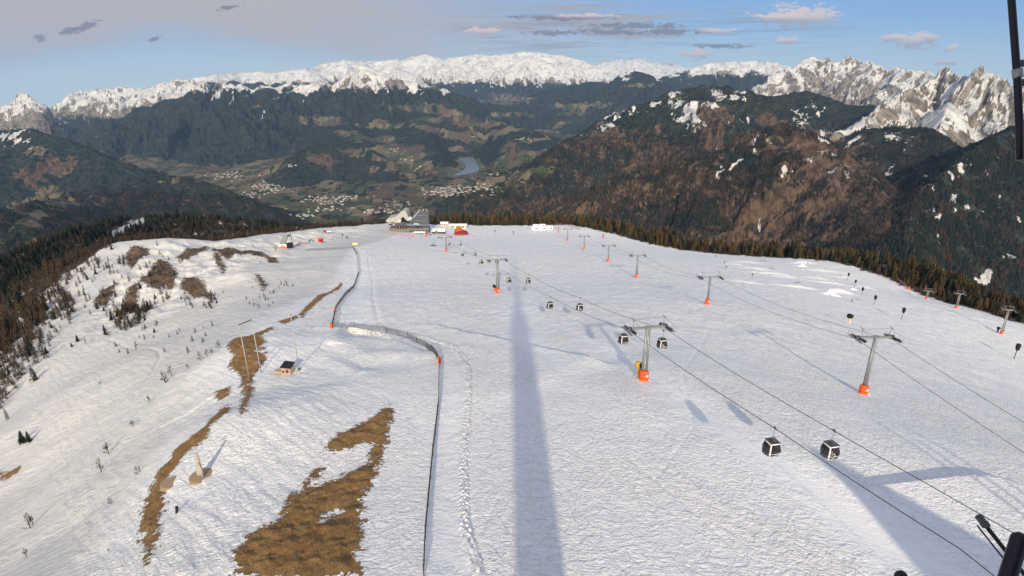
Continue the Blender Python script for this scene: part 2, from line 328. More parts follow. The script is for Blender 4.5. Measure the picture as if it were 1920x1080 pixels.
# ------------------------------------------------------------------ node helpers
class NT:
    def __init__(s, name):
        s.m = bpy.data.materials.new(name); s.m.use_nodes = True; s.t = s.m.node_tree; s.n = s.t.nodes
        s.b = s.n['Principled BSDF']; s.out = s.n['Material Output']; s.b.inputs['Specular IOR Level'].default_value = .25
    def new(s, typ, **kw):
        n = s.n.new(typ)
        for k, v in kw.items(): setattr(n, k, v)
        return n
    def ln(s, a, b): s.t.links.new(a, b)
    def setin(s, sock, v):
        if v is None: return
        if hasattr(v, 'links') or hasattr(v, 'is_output'): s.ln(v, sock)
        else: sock.default_value = v
    def math(s, op, a, b=None, c=None, clamp=False):
        n = s.new('ShaderNodeMath', operation=op, use_clamp=clamp)
        for i, v in enumerate((a, b, c)): s.setin(n.inputs[i], v)
        return n.outputs[0]
    def noise(s, scale, detail=4, rough=.55, dist=0., vec=None, typ='FBM', lac=2.):
        n = s.new('ShaderNodeTexNoise'); n.noise_type = typ; n.normalize = True if typ == 'FBM' else n.normalize
        n.inputs['Scale'].default_value = scale; n.inputs['Detail'].default_value = detail; n.inputs['Roughness'].default_value = rough
        n.inputs['Distortion'].default_value = dist; n.inputs['Lacunarity'].default_value = lac
        s.setin(n.inputs['Vector'], vec); return n.outputs['Fac']
    def pos(s): return s.new('ShaderNodeNewGeometry').outputs['Position']
    def mapp(s, vec, scale=(1, 1, 1), rot=(0, 0, 0)):
        n = s.new('ShaderNodeMapping'); n.inputs['Scale'].default_value = scale; n.inputs['Rotation'].default_value = rot
        s.ln(vec, n.inputs['Vector']); return n.outputs[0]
    def ramp(s, f, lo, hi, a=0., b=1.):
        n = s.new('ShaderNodeMapRange'); n.clamp = True; n.interpolation_type = 'SMOOTHSTEP'
        s.setin(n.inputs[0], f); n.inputs[1].default_value = lo; n.inputs[2].default_value = hi; n.inputs[3].default_value = a; n.inputs[4].default_value = b
        return n.outputs[0]
    def mix(s, f, a, b):
        n = s.new('ShaderNodeMix', data_type='RGBA'); s.setin(n.inputs[0], f)
        for i, v in ((6, a), (7, b)):
            if isinstance(v, tuple): v = (*v[:3], 1)
            s.setin(n.inputs[i], v)
        return n.outputs[2]
    def bump(s, h, strength=1., dist=1., nrm=None):
        n = s.new('ShaderNodeBump'); n.inputs['Strength'].default_value = strength; n.inputs['Distance'].default_value = dist
        s.ln(h, n.inputs['Height']); s.setin(n.inputs['Normal'], nrm); return n.outputs[0]
    def attr(s, name):
        n = s.new('ShaderNodeAttribute', attribute_name=name); sp = s.new('ShaderNodeSeparateColor'); s.ln(n.outputs['Color'], sp.inputs[0])
        return sp.outputs[0], sp.outputs[1], sp.outputs[2], n.outputs['Alpha']
def plain(name, col, rough=.6, metal=0., var=.12, scale=3., bump=0., spec=.3):
    t = NT(name); co = t.new('ShaderNodeTexCoord').outputs['Object']
    n = t.noise(scale, 4, .6, vec=co)
    a = tuple(max(0, c * (1 - var)) for c in col); b = tuple(min(1, c * (1 + var)) for c in col)
    t.ln(t.mix(n, a, b), t.b.inputs['Base Color']); t.b.inputs['Metallic'].default_value = metal
    t.ln(t.ramp(t.noise(scale * 2.3, 3, .6, vec=co), 0, 1, max(0, rough - .12), min(1, rough + .12)), t.b.inputs['Roughness'])
    t.b.inputs['Specular IOR Level'].default_value = spec
    if bump: t.ln(t.bump(n, 1, bump), t.b.inputs['Normal'])
    return t.m
# ------------------------------------------------------------------ snow slope material
t = NT('piste_snow')
bare, groom, flank2, wood = t.attr('cover')
flank = t.math('MINIMUM', flank2, 1.); rocky = t.math('SUBTRACT', flank2, 1., clamp=True)
p = t.pos()
sw1 = t.noise(.8, 5, .62, 1.6, p)
lines = t.math('SUBTRACT', 1., t.math('MULTIPLY', t.math('ABSOLUTE', t.math('SUBTRACT', t.noise(.42, 3, .5, 1.2, t.mapp(p, (1, .8, 1))), .5)), 7.), clamp=True)
lines2 = t.math('SUBTRACT', 1., t.math('MULTIPLY', t.math('ABSOLUTE', t.math('SUBTRACT', t.noise(.8, 2, .5, 2.2, t.mapp(p, (.5, 1.2, 1), (0, 0, .5))), .5)), 6.), clamp=True)
wide = t.noise(.045, 3, .5, .6, p)
wind = t.noise(.5, 4, .6, .7, t.mapp(p, (.22, 1.5, 1), (0, 0, R(48))))
rough_amt = t.math('MULTIPLY', t.math('SUBTRACT', 1., groom), t.ramp(wide, .3, .7, .65, 1.15))
hp = t.math('ADD', t.math('MULTIPLY', sw1, 1.1), t.math('ADD', t.math('MULTIPLY', lines, .30), t.math('MULTIPLY', lines2, .24)))
hp = t.math('MULTIPLY', hp, rough_amt)
cord = t.math('MULTIPLY', t.noise(1.6, 3, .6, .8, t.mapp(p, (1.2, .06, 1))), .22)
diag = t.noise(1.6, 3, .6, .8, t.mapp(p, (1.1, .05, 1), (0, 0, R(28)))); diag2 = t.noise(1.4, 3, .6, 1.2, t.mapp(p, (1.1, .05, 1), (0, 0, R(-35))))
cord = t.math('ADD', cord, t.math('MULTIPLY', t.math('ADD', t.math('MULTIPLY', diag, t.ramp(t.noise(.02, 2, .5, .5, p), .45, .6)), t.math('MULTIPLY', diag2, t.ramp(t.noise(.017, 2, .5, .9, p), .5, .62))), .26))
hf_ = t.math('ADD', t.math('MULTIPLY', wind, 1.3), t.math('MULTIPLY', t.noise(.25, 4, .55, .5, p), .7))
hh = t.math('ADD', t.math('ADD', t.math('MULTIPLY', hp, t.math('SUBTRACT', 1., flank)), t.math('MULTIPLY', hf_, flank)), cord)
fine = t.noise(5.5, 3, .6, 0, p)
hh = t.math('ADD', hh, t.math('MULTIPLY', fine, .05))
mog = t.noise(.13, 4, .6, .9, t.mapp(p, (1., .45, 1)))
hh = t.math('ADD', hh, t.math('MULTIPLY', t.math('MULTIPLY', mog, 1.5), t.math('MULTIPLY', rough_amt, t.math('SUBTRACT', 1., flank))))
snowc = t.mix(t.ramp(wide, .25, .75), (.82, .82, .83), (.90, .895, .885))
snowc = t.mix(t.math('MULTIPLY', t.ramp(t.noise(.9, 5, .75, 1.6, t.mapp(p, (1, .7, 1))), .5, .62), .18), snowc, (.66, .67, .69))
snowc = t.mix(t.math('MULTIPLY', flank, .8), snowc, (.60, .585, .555))
# bare ground showing through
warp = t.math('ADD', t.math('MULTIPLY', t.math('SUBTRACT', t.noise(.55, 5, .66, .4, t.mapp(p, (.8, 1.25, 1), (0, 0, R(20)))), .5), 4.2), t.math('MULTIPLY', t.math('SUBTRACT', t.noise(2.2, 4, .65, 0, p), .5), 3.6))
warp = t.math('MULTIPLY', warp, t.math('ADD', 1., t.math('MULTIPLY', rocky, 1.3)))
bm = t.ramp(t.math('ADD', bare, warp), .15, -.15)
soil = t.mix(t.ramp(t.noise(.35, 4, .6, .5, p), .35, .65), (.30, .165, .062), (.40, .25, .10))
soil = t.mix(t.ramp(t.noise(7., 4, .7, 0, t.mapp(p, (1, .5, 1))), .38, .66), soil, (.16, .09, .038))
rockn = t.ramp(t.math('MULTIPLY', flank, t.noise(.12, 3, .5, .4, p)), .42, .6)
soil = t.mix(t.math('MULTIPLY', rockn, .7), soil, (.15, .10, .065))
soil = t.mix(rocky, soil, t.mix(t.ramp(t.noise(.3, 5, .7, .3, p), .4, .62), (.07, .05, .038), (.17, .115, .075)))
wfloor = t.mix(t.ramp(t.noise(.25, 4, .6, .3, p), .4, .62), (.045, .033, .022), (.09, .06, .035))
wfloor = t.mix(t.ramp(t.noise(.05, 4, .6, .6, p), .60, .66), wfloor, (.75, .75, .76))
col = t.mix(bm, snowc, soil)
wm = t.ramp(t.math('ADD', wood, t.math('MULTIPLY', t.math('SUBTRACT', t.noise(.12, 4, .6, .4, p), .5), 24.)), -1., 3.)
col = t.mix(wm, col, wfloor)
t.ln(col, t.b.inputs['Base Color'])
t.ln(t.ramp(bm, 0, 1, .55, .95), t.b.inputs['Roughness'])
grassh = t.math('MULTIPLY', t.noise(8., 4, .7, 0, p), .5)
hb = t.math('ADD', t.math('MULTIPLY', hh, t.math('SUBTRACT', 1., bm)), t.math('MULTIPLY', t.math('SUBTRACT', grassh, .5), bm))
t.ln(t.bump(hb, 1., .42), t.b.inputs['Normal'])
M_SNOW = t.m
# ------------------------------------------------------------------ mountain material
t = NT('mountain_cover')
snow, larch, mead, rock = t.attr('cover')
p = t.pos()
n1 = t.noise(.022, 5, .62, .3, p); n2 = t.noise(.0045, 5, .6, .4, p); n3 = t.noise(.0009, 4, .55, .3, p); nf = t.noise(.07, 3, .7, 0, p)
forest = t.mix(t.ramp(n1, .38, .62), (.009, .014, .014), (.030, .038, .032))
forest = t.mix(t.ramp(n2, .35, .70), forest, (.024, .030, .022))
forest = t.mix(t.ramp(nf, .5, .75), forest, (.036, .045, .034))
forest = t.mix(t.ramp(t.math('ABSOLUTE', t.math('SUBTRACT', t.noise(.0065, 4, .65, .8, p), .5)), .03, .0), forest, (.055, .062, .046))
forest = t.mix(t.ramp(t.noise(.011, 4, .7, .4, p), .56, .70, 0, .8), forest, (.050, .055, .040))
brown = t.mix(t.ramp(n1, .35, .65), (.055, .038, .027), (.155, .104, .074))
lm = t.ramp(t.math('ADD', larch, t.math('MULTIPLY', t.math('SUBTRACT', t.math('ADD', t.math('MULTIPLY', n2, .6), t.math('MULTIPLY', n1, .4)), .5), 2.6)), .42, .66)
c = t.mix(lm, forest, brown)
vor = t.new('ShaderNodeTexVoronoi'); vor.inputs['Scale'].default_value = .006; t.ln(t.mapp(p, (1, .45, 1), (0, 0, R(25))), vor.inputs['Vector'])
vs = t.new('ShaderNodeSeparateColor'); t.ln(vor.outputs['Color'], vs.inputs[0])
fld = t.mix(t.ramp(vs.outputs[0], .25, .55), (.072, .085, .045), (.18, .15, .095))
fld = t.mix(t.ramp(vs.outputs[1], .6, .8), fld, (.12, .085, .060))
hedge = t.ramp(t.noise(.006, 4, .6, .6, t.mapp(p, (1.6, .7, 1), (0, 0, R(-20)))), .55, .60)
fld = t.mix(hedge, fld, (.022, .03, .02))
mm = t.ramp(t.math('ADD', mead, t.math('MULTIPLY', t.math('SUBTRACT', t.noise(.0035, 5, .6, .5, p), .5), 1.6)), .46, .54)
c = t.mix(mm, c, fld)
rk = t.mix(t.ramp(t.noise(.012, 5, .7, .4, p), .35, .65), (.11, .098, .088), (.32, .27, .22))
rm = t.ramp(t.math('ADD', rock, t.math('MULTIPLY', t.math('SUBTRACT', t.noise(.006, 5, .7, .2, p), .5), .9)), .45, .6)
c = t.mix(rm, c, rk)
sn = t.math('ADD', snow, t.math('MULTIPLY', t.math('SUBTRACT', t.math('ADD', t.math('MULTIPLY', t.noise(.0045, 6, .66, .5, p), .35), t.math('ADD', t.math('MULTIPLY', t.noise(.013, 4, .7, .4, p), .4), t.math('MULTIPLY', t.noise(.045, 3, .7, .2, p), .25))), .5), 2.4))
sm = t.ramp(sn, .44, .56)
c = t.mix(sm, c, t.mix(t.ramp(t.noise(.0045, 6, .74, .8, p), .42, .66), (.74, .72, .68), (.36, .38, .41)))  # grey-blue noise paints shaded striations and rock ribs into the snow
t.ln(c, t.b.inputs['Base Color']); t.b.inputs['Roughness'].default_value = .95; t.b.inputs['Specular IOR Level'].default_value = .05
hb = t.math('ADD', t.math('MULTIPLY', n1, 22.), t.math('ADD', t.math('MULTIPLY', nf, 8.), t.math('MULTIPLY', n2, 55.)))
t.ln(t.bump(hb, 1., 1.), t.b.inputs['Normal'])
M_FAR = t.m
# ------------------------------------------------------------------ polar grids
az = np.concatenate([np.linspace(-66, -43, 50)[:-1], np.linspace(-43, 43, 1250), np.linspace(43, 66, 50)[1:]]) * math.pi / 180
r1 = np.concatenate([np.geomspace(22, 50, 90)[:-1], np.geomspace(50, 420, 700)[:-1], np.geomspace(420, 1350, 260)])
r2 = np.concatenate([np.geomspace(1350, 7500, 420)[:-1], np.concatenate([np.geomspace(7500, 25000, 400)[:-1], np.geomspace(25000, 44000, 60)])])
def grid(rs):
    Rr, A = np.meshgrid(rs, az, indexing='ij')
    X = Rr * np.sin(A); Y = Rr * np.cos(A)
    Z = np.empty_like(X); nw = np.empty(X.shape, bool); sd = np.empty_like(X); win = np.empty(X.shape, np.int8); dd = np.empty_like(X)
    st = 60
    for i in range(0, len(rs), st):
        s = slice(i, i + st); Z[s], nw[s], sd[s], win[s], dd[s] = H(X[s], Y[s])
    n, k = X.shape
    idx = np.arange(n * k).reshape(n, k)
    Fq = np.stack([idx[:-1, :-1], idx[:-1, 1:], idx[1:, 1:], idx[1:, :-1]], -1).reshape(-1, 4)
    return X, Y, Z, nw, sd, win, dd, Fq
g1 = grid(r1); g2 = grid(r2)
X1, Y1, Z1, NW1, SD1, WIN1, DD1, F1 = g1
X2, Y2, Z2, NW2, SD2, WIN2, DD2, F2 = g2
def slope_of(X, Y, Z):
    dr = np.gradient(Z, axis=0) / np.maximum(np.hypot(np.gradient(X, axis=0), np.gradient(Y, axis=0)), .01)
    da = np.gradient(Z, axis=1) / np.maximum(np.hypot(np.gradient(X, axis=1), np.gradient(Y, axis=1)), .01)
    return dr, da
def ell(PX, PY, D, lst):
    out = np.zeros(PX.shape)
    for e in lst:
        cx, cy, rx, ry = e[:4]; a = R(e[4]) if len(e) > 4 else 0; d0, d1 = (e[5], e[6]) if len(e) > 6 else (1300, 60000)
        dx = PX - cx; dy = PY - cy; u = (dx * math.cos(a) + dy * math.sin(a)) / rx / 1.15; v = (-dx * math.sin(a) + dy * math.cos(a)) / ry / 1.2
        k = np.where((D > d0) & (D < d1), np.exp(-(u * u + v * v) * .8), 0)
        out = np.maximum(out, k)
    return out
SNOW_E = [(1140,226,38,6,-33),(1190,204,30,7,-20),(1228,194,25,8,-15),(1268,190,18,9,0),(1290,215,32,17,-30),(1305,237,25,8,-30),(1325,200,16,8,0),(1390,186,20,4,0),(1497,208,11,10,0),(1528,199,11,9,-50),(1538,214,16,5,-20),
 (1385,231,6,15,0),(1360,222,10,5,0),(1545,256,26,7,20),(1597,269,32,10,-20),(1622,238,20,6,0),(1418,266,7,8,0),(1411,285,7,9,30),(1380,308,22,8,-35),(1350,318,12,5,-20),(1477,320,8,13,15),(1672,318,10,14,15),(1795,312,42,8,-52),(1700,285,4,14,0),
 (1312,341,6,10,0),(1348,335,6,8,0),(1378,338,5,10,0),(1455,392,9,7,0),(1475,375,12,4,0),(1755,410,26,7,-25),(1837,400,4,20,10),(1852,528,34,18,-15),(1806,388,6,14,20),(1630,330,5,8,0),(1612,305,4,6,0),(1730,335,4,10,0),(1430,435,14,4,-30),(1710,470,5,12,0),
 (1640,300,3,5,0),(1560,335,4,6,0),(1520,300,3,5,0),(18,256,30,13,-18),(60,262,14,3,0),(1745,395,4,14,10),(1790,370,4,14,20),(1850,330,5,16,30),(1880,380,4,16,10),(1830,470,12,5,-20),(1770,450,5,12,30),(66,283,3,2,0),(240,425,26,4,-25,600,1400),
 (1740,350,5,14,10),(1880,300,10,3,-30),(1870,350,5,10,0),(1900,420,5,15,0),(1820,440,8,3,0),(1775,500,8,4,0),(1890,480,12,6,0),
 (430,185,3,22,12),(410,175,5,14,30),(400,180,3,22,20),(385,168,8,5,0),(570,190,4,3,0),(490,215,5,8,0)]
LARCH_E = [(1410,408,30,28),(1470,393,34,20),(1562,386,36,22),(1625,400,28,28),(1342,228,26,28),(1445,226,32,9,10),(1540,282,36,24,35),(1600,330,34,40,30),(1310,350,40,18),(1500,350,30,30),(1230,300,40,14,-15),(1200,365,60,12),(1650,440,30,16),(1380,260,25,8),(1700,390,20,20),(110,310,40,14),(60,330,30,12),(1130,255,30,10,-25),(1560,440,60,12),(1420,450,80,12),(1060,390,60,10),(600,300,30,10),(900,230,30,6)]
MEAD_E = [(720,235,34,8),(780,205,70,5,6),(740,287,66,15),(765,316,56,15),(838,212,44,8,18),(957,277,14,12,0),(960,302,50,9,-15),(600,226,42,8),(880,255,50,8,5),(930,250,60,5,-10),(900,232,50,5,0),(955,184,42,8,5),(820,245,40,6,10),(860,280,22,6),
 (110,378,46,18),(45,420,46,14,-30),(30,385,30,8,-20),(60,455,20,12),(66,283,16,5),(1070,200,40,5),(1080,212,35,5),(1190,160,25,4),(1120,195,30,4),(300,308,36,8),(480,200,10,3),(250,300,30,7),(400,322,90,9,-6),(500,318,40,12,-20),(1000,322,50,7,-10),(930,345,60,12,-4),(700,262,40,5),(655,250,20,4),(960,215,50,4),(800,225,30,4),(1000,262,30,3,-10),(1050,235,30,3,-10),(180,255,10,3)]
def cover_far(X, Y, Z, nw, sd, win, dd):
    PX, PY, D = project(X, Y, Z); dr, da = slope_of(X, Y, Z); st = np.hypot(dr, da)
    zs = np.full(X.shape, 900.); la = np.full(X.shape, .12); ro = np.zeros(X.shape); fo = np.ones(X.shape)
    for i, r in enumerate(RW):
        m = win == i
        if m.any(): zs[m] = r[5]; la[m] = r[6]; ro[m] = r[7]
    snow = np.clip(.5 + (Z - zs) / 240 + .95 * fbm(X / 420, Y / 420, 4, 2), -.5, 1.25)
    snow -= np.clip(st - .75, 0, 1) * 1.1 * (.35 + ro * .9)
    spk = ((win >= 0) & (zs < 500) & (np.hypot(X, Y) < 7000)) * sstep(-800, -350, Z)
    snow = np.maximum(snow, -.2 + spk * (.40 + .38 * fbm(X / 260, Y / 260, 2, 4)))
    snow -= .35 * np.clip(fbm(X / 160, Y / 160, 3, 5), 0, 1) * (ro > .3)
    wr = np.where(D < 7500, 1., .0); wx_ = fbm(X / 90, Y / 90, 4, 1) * 15 * wr + fbm(X / 300, Y / 300, 3, 4) * 9; wy_ = fbm(X / 90, Y / 90, 4, 3) * 10 * wr + fbm(X / 300, Y / 300, 3, 6) * 5
    PX = PX + wx_; PY = PY + wy_
    e = ell(PX, PY, D, SNOW_E) * np.clip(.95 + .5 * fbm(X / 45, Y / 110, 3, 2), 0, 1.15); snow = np.maximum(snow, -.2 + .92 * e)
    larch = .25 * (np.hypot(X, Y) < 5600) + la * .62 + .82 * ell(PX, PY, D, LARCH_E)
    flat = sstep(.28, .12, st) * sstep(-980, -1150, Z)
    flat2 = ((win == -1) * .62)
    mead = np.maximum(np.maximum(flat * .8, flat2 * sstep(.45, .2, st)), 1.0 * ell(PX, PY, D, MEAD_E))
    mead = np.where(np.hypot(X, Y) > 13000, mead * .85, mead)
    mead = np.where((win >= 0) & (dd > 0) & (np.hypot(X, Y) < 12000), mead, mead)
    rock = np.clip((Z - zs) / 300 + .55, 0, 1) * (.35 + .75 * ro) * (zs < 500) + np.clip(st - .7, 0, .5) * ro
    return np.stack([snow, larch, mead, np.clip(rock, 0, 1)], -1)
C2 = cover_far(X2, Y2, Z2, NW2, SD2, WIN2, DD2)
def build_far(name, X, Y, Z, Fq, C, mat):
    me = mesh_np(name, np.stack([X.ravel(), Y.ravel(), Z.ravel()], 1), Fq, mat)
    attr_col(me, 'cover', C.reshape(-1, 4)); return me
me = build_far('mountains', X2, Y2, Z2, F2, C2, M_FAR)
link('mountains', me, kind='structure', label='snow capped mountain ranges and dark forested hills around the green valley')
# near mesh: snow slope; the far hill faces inside this ring are forest floor too
bsd = bare_sd(X1, Y1)
gr = np.zeros(X1.shape)
GROOM = [wpoly([(1040,610),(1100,640),(1200,705),(1300,790),(1420,880),(1540,965),(1650,1079),(1790,1079),(1690,1000),(1560,900),(1430,830),(1300,740),(1230,700),(1150,655)]),
         wpoly([(828,695),(850,700),(862,760),(855,900),(858,1000),(880,1079),(805,1079),(806,950),(818,820)]),
         wpoly([(940,560),(1000,560),(1020,640),(1050,700),(960,640)]), wpoly([(650,470),(675,475),(690,560),(695,605),(640,608),(640,570),(668,520)])]
for g in GROOM:
    d = poly_sd(X1, Y1, g)[0]; gr = np.maximum(gr, sstep(4.5, -3.5, d + .8 * fbm(X1 / 3, Y1 / 3, 3, 1)) * .85)
fx = np.interp(Y1, FENCE_W[::-1, 1], FENCE_W[::-1, 0])
fl = sstep(2, 14, fx - X1) * sstep(1, 12, -(X1 + 38)) * .0 + sstep(0, 14, (np.interp(Y1, [47, 52, 75, 98, 136, 205, 290, 420], [-38, -41, -52, -55, -70, -80, -85, -114]) - X1))
Z1m = Z1
woodv = np.where(NW1, np.clip(SD1 + 0., -40, 60), 60.)
inl = (X1 < -60) & (SD1 < 0)
qx_, qy_, qd_ = project(X1, Y1, Z1); clr_ = (np.abs(qx_ - 240) < 30) & (np.abs(qy_ - 426 + (qx_ - 240) * .45) < 6) & (qd_ > 600)
woodv = np.where(clr_, -60., woodv)
rocky_ = sstep(200, 260, Y1) * sstep(90, 120, -X1)
woodv = woodv - 40 * sstep(110, 150, -X1) * sstep(420, 330, Y1)
C1 = np.stack([np.clip(bsd, -20, 40), gr, np.clip(fl, 0, 1) * (1 + rocky_), woodv], -1)
me = build_far('snow_slope', X1, Y1, Z1, F1, C1, M_SNOW)
link('snow_slope', me, kind='structure', label='wide tracked ski slope falling away from the summit')
# ground behind the camera, coarse
a2 = np.linspace(66, 294, 80) * math.pi / 180; q = np.concatenate([np.geomspace(2, 22, 12)[:-1], np.geomspace(22, 1350, 70)])
Rr, A = np.meshgrid(q, a2, indexing='ij'); Xb = Rr * np.sin(A); Yb = Rr * np.cos(A)
Zb, _, SDb, _, _ = H(Xb, Yb)
n, k = Xb.shape; idx = np.arange(n * k).reshape(n, k)
Fb = np.stack([idx[:-1, :-1], idx[:-1, 1:], idx[1:, 1:], idx[1:, :-1]], -1).reshape(-1, 4)
me = build_far('summit_ground', Xb, Yb, Zb, Fb, np.stack([np.full(Xb.shape, 40.), Xb * 0, Xb * 0, np.clip(SDb, -40, 60)], -1), M_SNOW)
link('summit_ground', me, kind='structure')
af = np.linspace(-66, 66, 60) * math.pi / 180; q = np.geomspace(2, 22, 14); Rr, A = np.meshgrid(q, af, indexing='ij'); Xb = Rr * np.sin(A); Yb = Rr * np.cos(A); Zb = H(Xb, Yb)[0]
n, k = Xb.shape; idx = np.arange(n * k).reshape(n, k)
Fb = np.stack([idx[:-1, :-1], idx[:-1, 1:], idx[1:, 1:], idx[1:, :-1]], -1).reshape(-1, 4)
me = build_far('ground', Xb, Yb, Zb, Fb, np.stack([np.full(Xb.shape, 40.), Xb * 0, Xb * 0, Xb * 0 - 40], -1), M_SNOW); link('ground', me, kind='structure')
# lake
t = NT('lake_water'); t.b.inputs['Base Color'].default_value = (.20, .28, .34, 1); t.b.inputs['Roughness'].default_value = .18
t.ln(t.bump(t.noise(.05, 3, .6, 0, t.pos()), .3, 1.), t.b.inputs['Normal'])
nl = len(LAKE); me = bpy.data.meshes.new('lake'); me.from_pydata([(a, b, LAKE_Z) for a, b in LAKE], [], [list(range(nl))]); me.materials.append(t.m)
link('lake', me, kind='structure', label='small blue reservoir lake on the valley floor')
# ------------------------------------------------------------------ sun, sky, air
SUN_EL = R(22.5); SUN_AZ = R(-.3)   # direction the light travels: away from the camera, very slightly left
sd_ = bpy.data.lights.new('sun', 'SUN'); so = bpy.data.objects.new('sun', sd_); COL.objects.link(so)
sd_.energy = 4.5; sd_.angle = R(.9); sd_.color = (1, .85, .62)
so.rotation_euler = (math.pi / 2 - SUN_EL, 0, -SUN_AZ)
w = bpy.data.worlds.new('World'); scene.world = w; w.use_nodes = True; wt = w.node_tree; wn = wt.nodes
bg = wn['Background']; sky = wn.new('ShaderNodeTexSky'); sky.sky_type = 'NISHITA'; sky.sun_disc = False; sky.sun_elevation = SUN_EL
sky.sun_rotation = math.pi; sky.altitude = 2200; sky.air_density = 1.0; sky.dust_density = .8; sky.ozone_density = 1.5
class WT(NT):
    def __init__(s, tree): s.t = tree; s.n = tree.nodes
T = WT(wt)
tc = T.new('ShaderNodeTexCoord').outputs['Generated']
sx = T.new('ShaderNodeSeparateXYZ'); T.ln(tc, sx.inputs[0])
yy = T.math('MAXIMUM', sx.outputs[1], .02)
U = T.math('DIVIDE', sx.outputs[0], yy); W = T.math('DIVIDE', sx.outputs[2], yy)
front = T.ramp(sx.outputs[1], .05, .3)
cx = T.new('ShaderNodeCombineXYZ'); T.ln(U, cx.inputs[0]); T.ln(W, cx.inputs[1])
def cloudn(sx_, sy_, det=5, rough=.6, dist=.3, rot=0, typ='FBM'):
    return T.noise(1., det, rough, dist, T.mapp(cx.outputs[0], (sx_, sy_, 1), (0, 0, rot)))
def blob(u0, w0, ru, rw, rot=0.):
    a = T.math('SUBTRACT', U, u0); b = T.math('SUBTRACT', W, w0)
    c, s_ = math.cos(rot), math.sin(rot)
    p_ = T.math('ADD', T.math('MULTIPLY', a, c / ru), T.math('MULTIPLY', b, s_ / ru)); q_ = T.math('ADD', T.math('MULTIPLY', a, -s_ / rw), T.math('MULTIPLY', b, c / rw))
    return T.math('SUBTRACT', 1., T.math('SQRT', T.math('ADD', T.math('MULTIPLY', p_, p_), T.math('MULTIPLY', q_, q_))))
def uw(px, py):
    a, b, c = ray(px, py); return float(a / b), float(c / b)
below_ok = T.new('ShaderNodeCombineXYZ')
T.ln(sx.outputs[0], below_ok.inputs[0]); T.ln(sx.outputs[1], below_ok.inputs[1]); T.ln(T.math('MAXIMUM', sx.outputs[2], .012), below_ok.inputs[2]); T.ln(below_ok.outputs[0], sky.inputs[0]) if len(sky.inputs) else None
clear = T.mix(T.ramp(W, -.06, .11), (5.0, 6.1, 6.0), (1.45, 2.9, 5.5))
base = T.mix(.8, sky.outputs[0], clear)
# high veil over the left half of the sky
veil = T.math('ADD', T.ramp(U, .62, -.75), T.math('MULTIPLY', T.math('SUBTRACT', cloudn(1.2, 9, 4, .55, .6, R(8)), .5), .9))
thr = T.math('MINIMUM', T.math('MULTIPLY', T.math('ADD', U, .86), .2, None, True), .055)
thr = T.math('SUBTRACT', thr, T.math('MULTIPLY', T.ramp(U, -.55, -.1), .05))
hi = T.ramp(T.math('ADD', T.math('SUBTRACT', W, thr), T.math('MULTIPLY', T.math('SUBTRACT', cloudn(1.6, 20, 4, .55, .6, R(10)), .5), .05)), -.02, .035)
veil = T.math('MULTIPLY', T.ramp(veil, .10, .75), T.math('ADD', T.math('MULTIPLY', hi, .92), .0))
col = T.mix(veil, base, (4.2, 3.85, 3.75))
# pale band low over the horizon
col = T.mix(T.ramp(W, .07, -.03, 0, .55), col, (5.2, 5.7, 5.2))
streak = T.math('MULTIPLY', T.ramp(cloudn(4.5, 90, 6, .66, .5, R(2)), .46, .62), blob(*uw(1080, 50), .26, .042))
streak = T.ramp(streak, .0, .35)
col = T.mix(T.math('MULTIPLY', streak, .85), col, (3.3, 3.3, 3.55))
sk2 = T.math('MULTIPLY', T.ramp(cloudn(6, 170, 5, .66, .4, R(-1)), .5, .6), T.ramp(blob(*uw(1200, 60), .40, .05), 0, .5))
col = T.mix(T.math('MULTIPLY', sk2, .5), col, (2.4, 2.4, 2.8))
thin = T.ramp(cloudn(1.5, 45, 5, .6, .6, R(4)), .5, .8)
col = T.mix(T.math('MULTIPLY', thin, .25), col, (4.2, 4.2, 4.4))
PUFF = [(1500,31,.080,.0125,0,'w'),(1470,33,.05,.006,0,'w'),(1712,76,.044,.010,-.05,'w'),(1676,71,.025,.006,0,'w'),(1745,70,.018,.007,0,'w'),(1785,92,.014,.006,0,'w'),(1476,76,.028,.005,0,'w'),(1305,101,.035,.006,0,'o'),(1345,58,.035,.004,0,'w'),(905,58,.035,.005,0,'o'),(1355,86,.055,.003,0,'g'),(1772,116,.03,.004,0,'w'),
        (158,50,.040,.0045,.30,'g'),(132,56,.030,.003,.25,'g'),(76,71,.016,.0045,.2,'g'),(290,73,.014,.003,.3,'g'),(432,13,.030,.003,.2,'g'),(1060,33,.10,.0035,0,'g'),(1190,48,.09,.004,0,'g'),(1150,60,.08,.0035,0,'g'),(1245,60,.07,.004,0,'g'),(1040,62,.05,.003,0,'g'),(1100,30,.07,.003,0,'w')]
edge = T.math('MULTIPLY', T.math('SUBTRACT', cloudn(60, 170, 6, .7, .5), .5), 3.2)
for px, py, ru, rw, rot, kind in PUFF:
    m_ = T.ramp(T.math('ADD', blob(*uw(px, py), ru, rw * 1.5, rot), edge), .12, .55)
    below = T.ramp(T.math('SUBTRACT', W, uw(px, py)[1]), -rw * .9, rw * .5)
    if kind == 'w': cc = T.mix(below, (3.3, 3.2, 3.7), (6.0, 5.2, 5.0))
    elif kind == 'o': cc = T.mix(below, (3.9, 3.6, 3.7), (6.4, 5.2, 4.5))
    else: cc = (1.7, 1.7, 2.0)
    col = T.mix(T.math('MULTIPLY', m_, .95 if kind != 'g' else .85), col, cc)
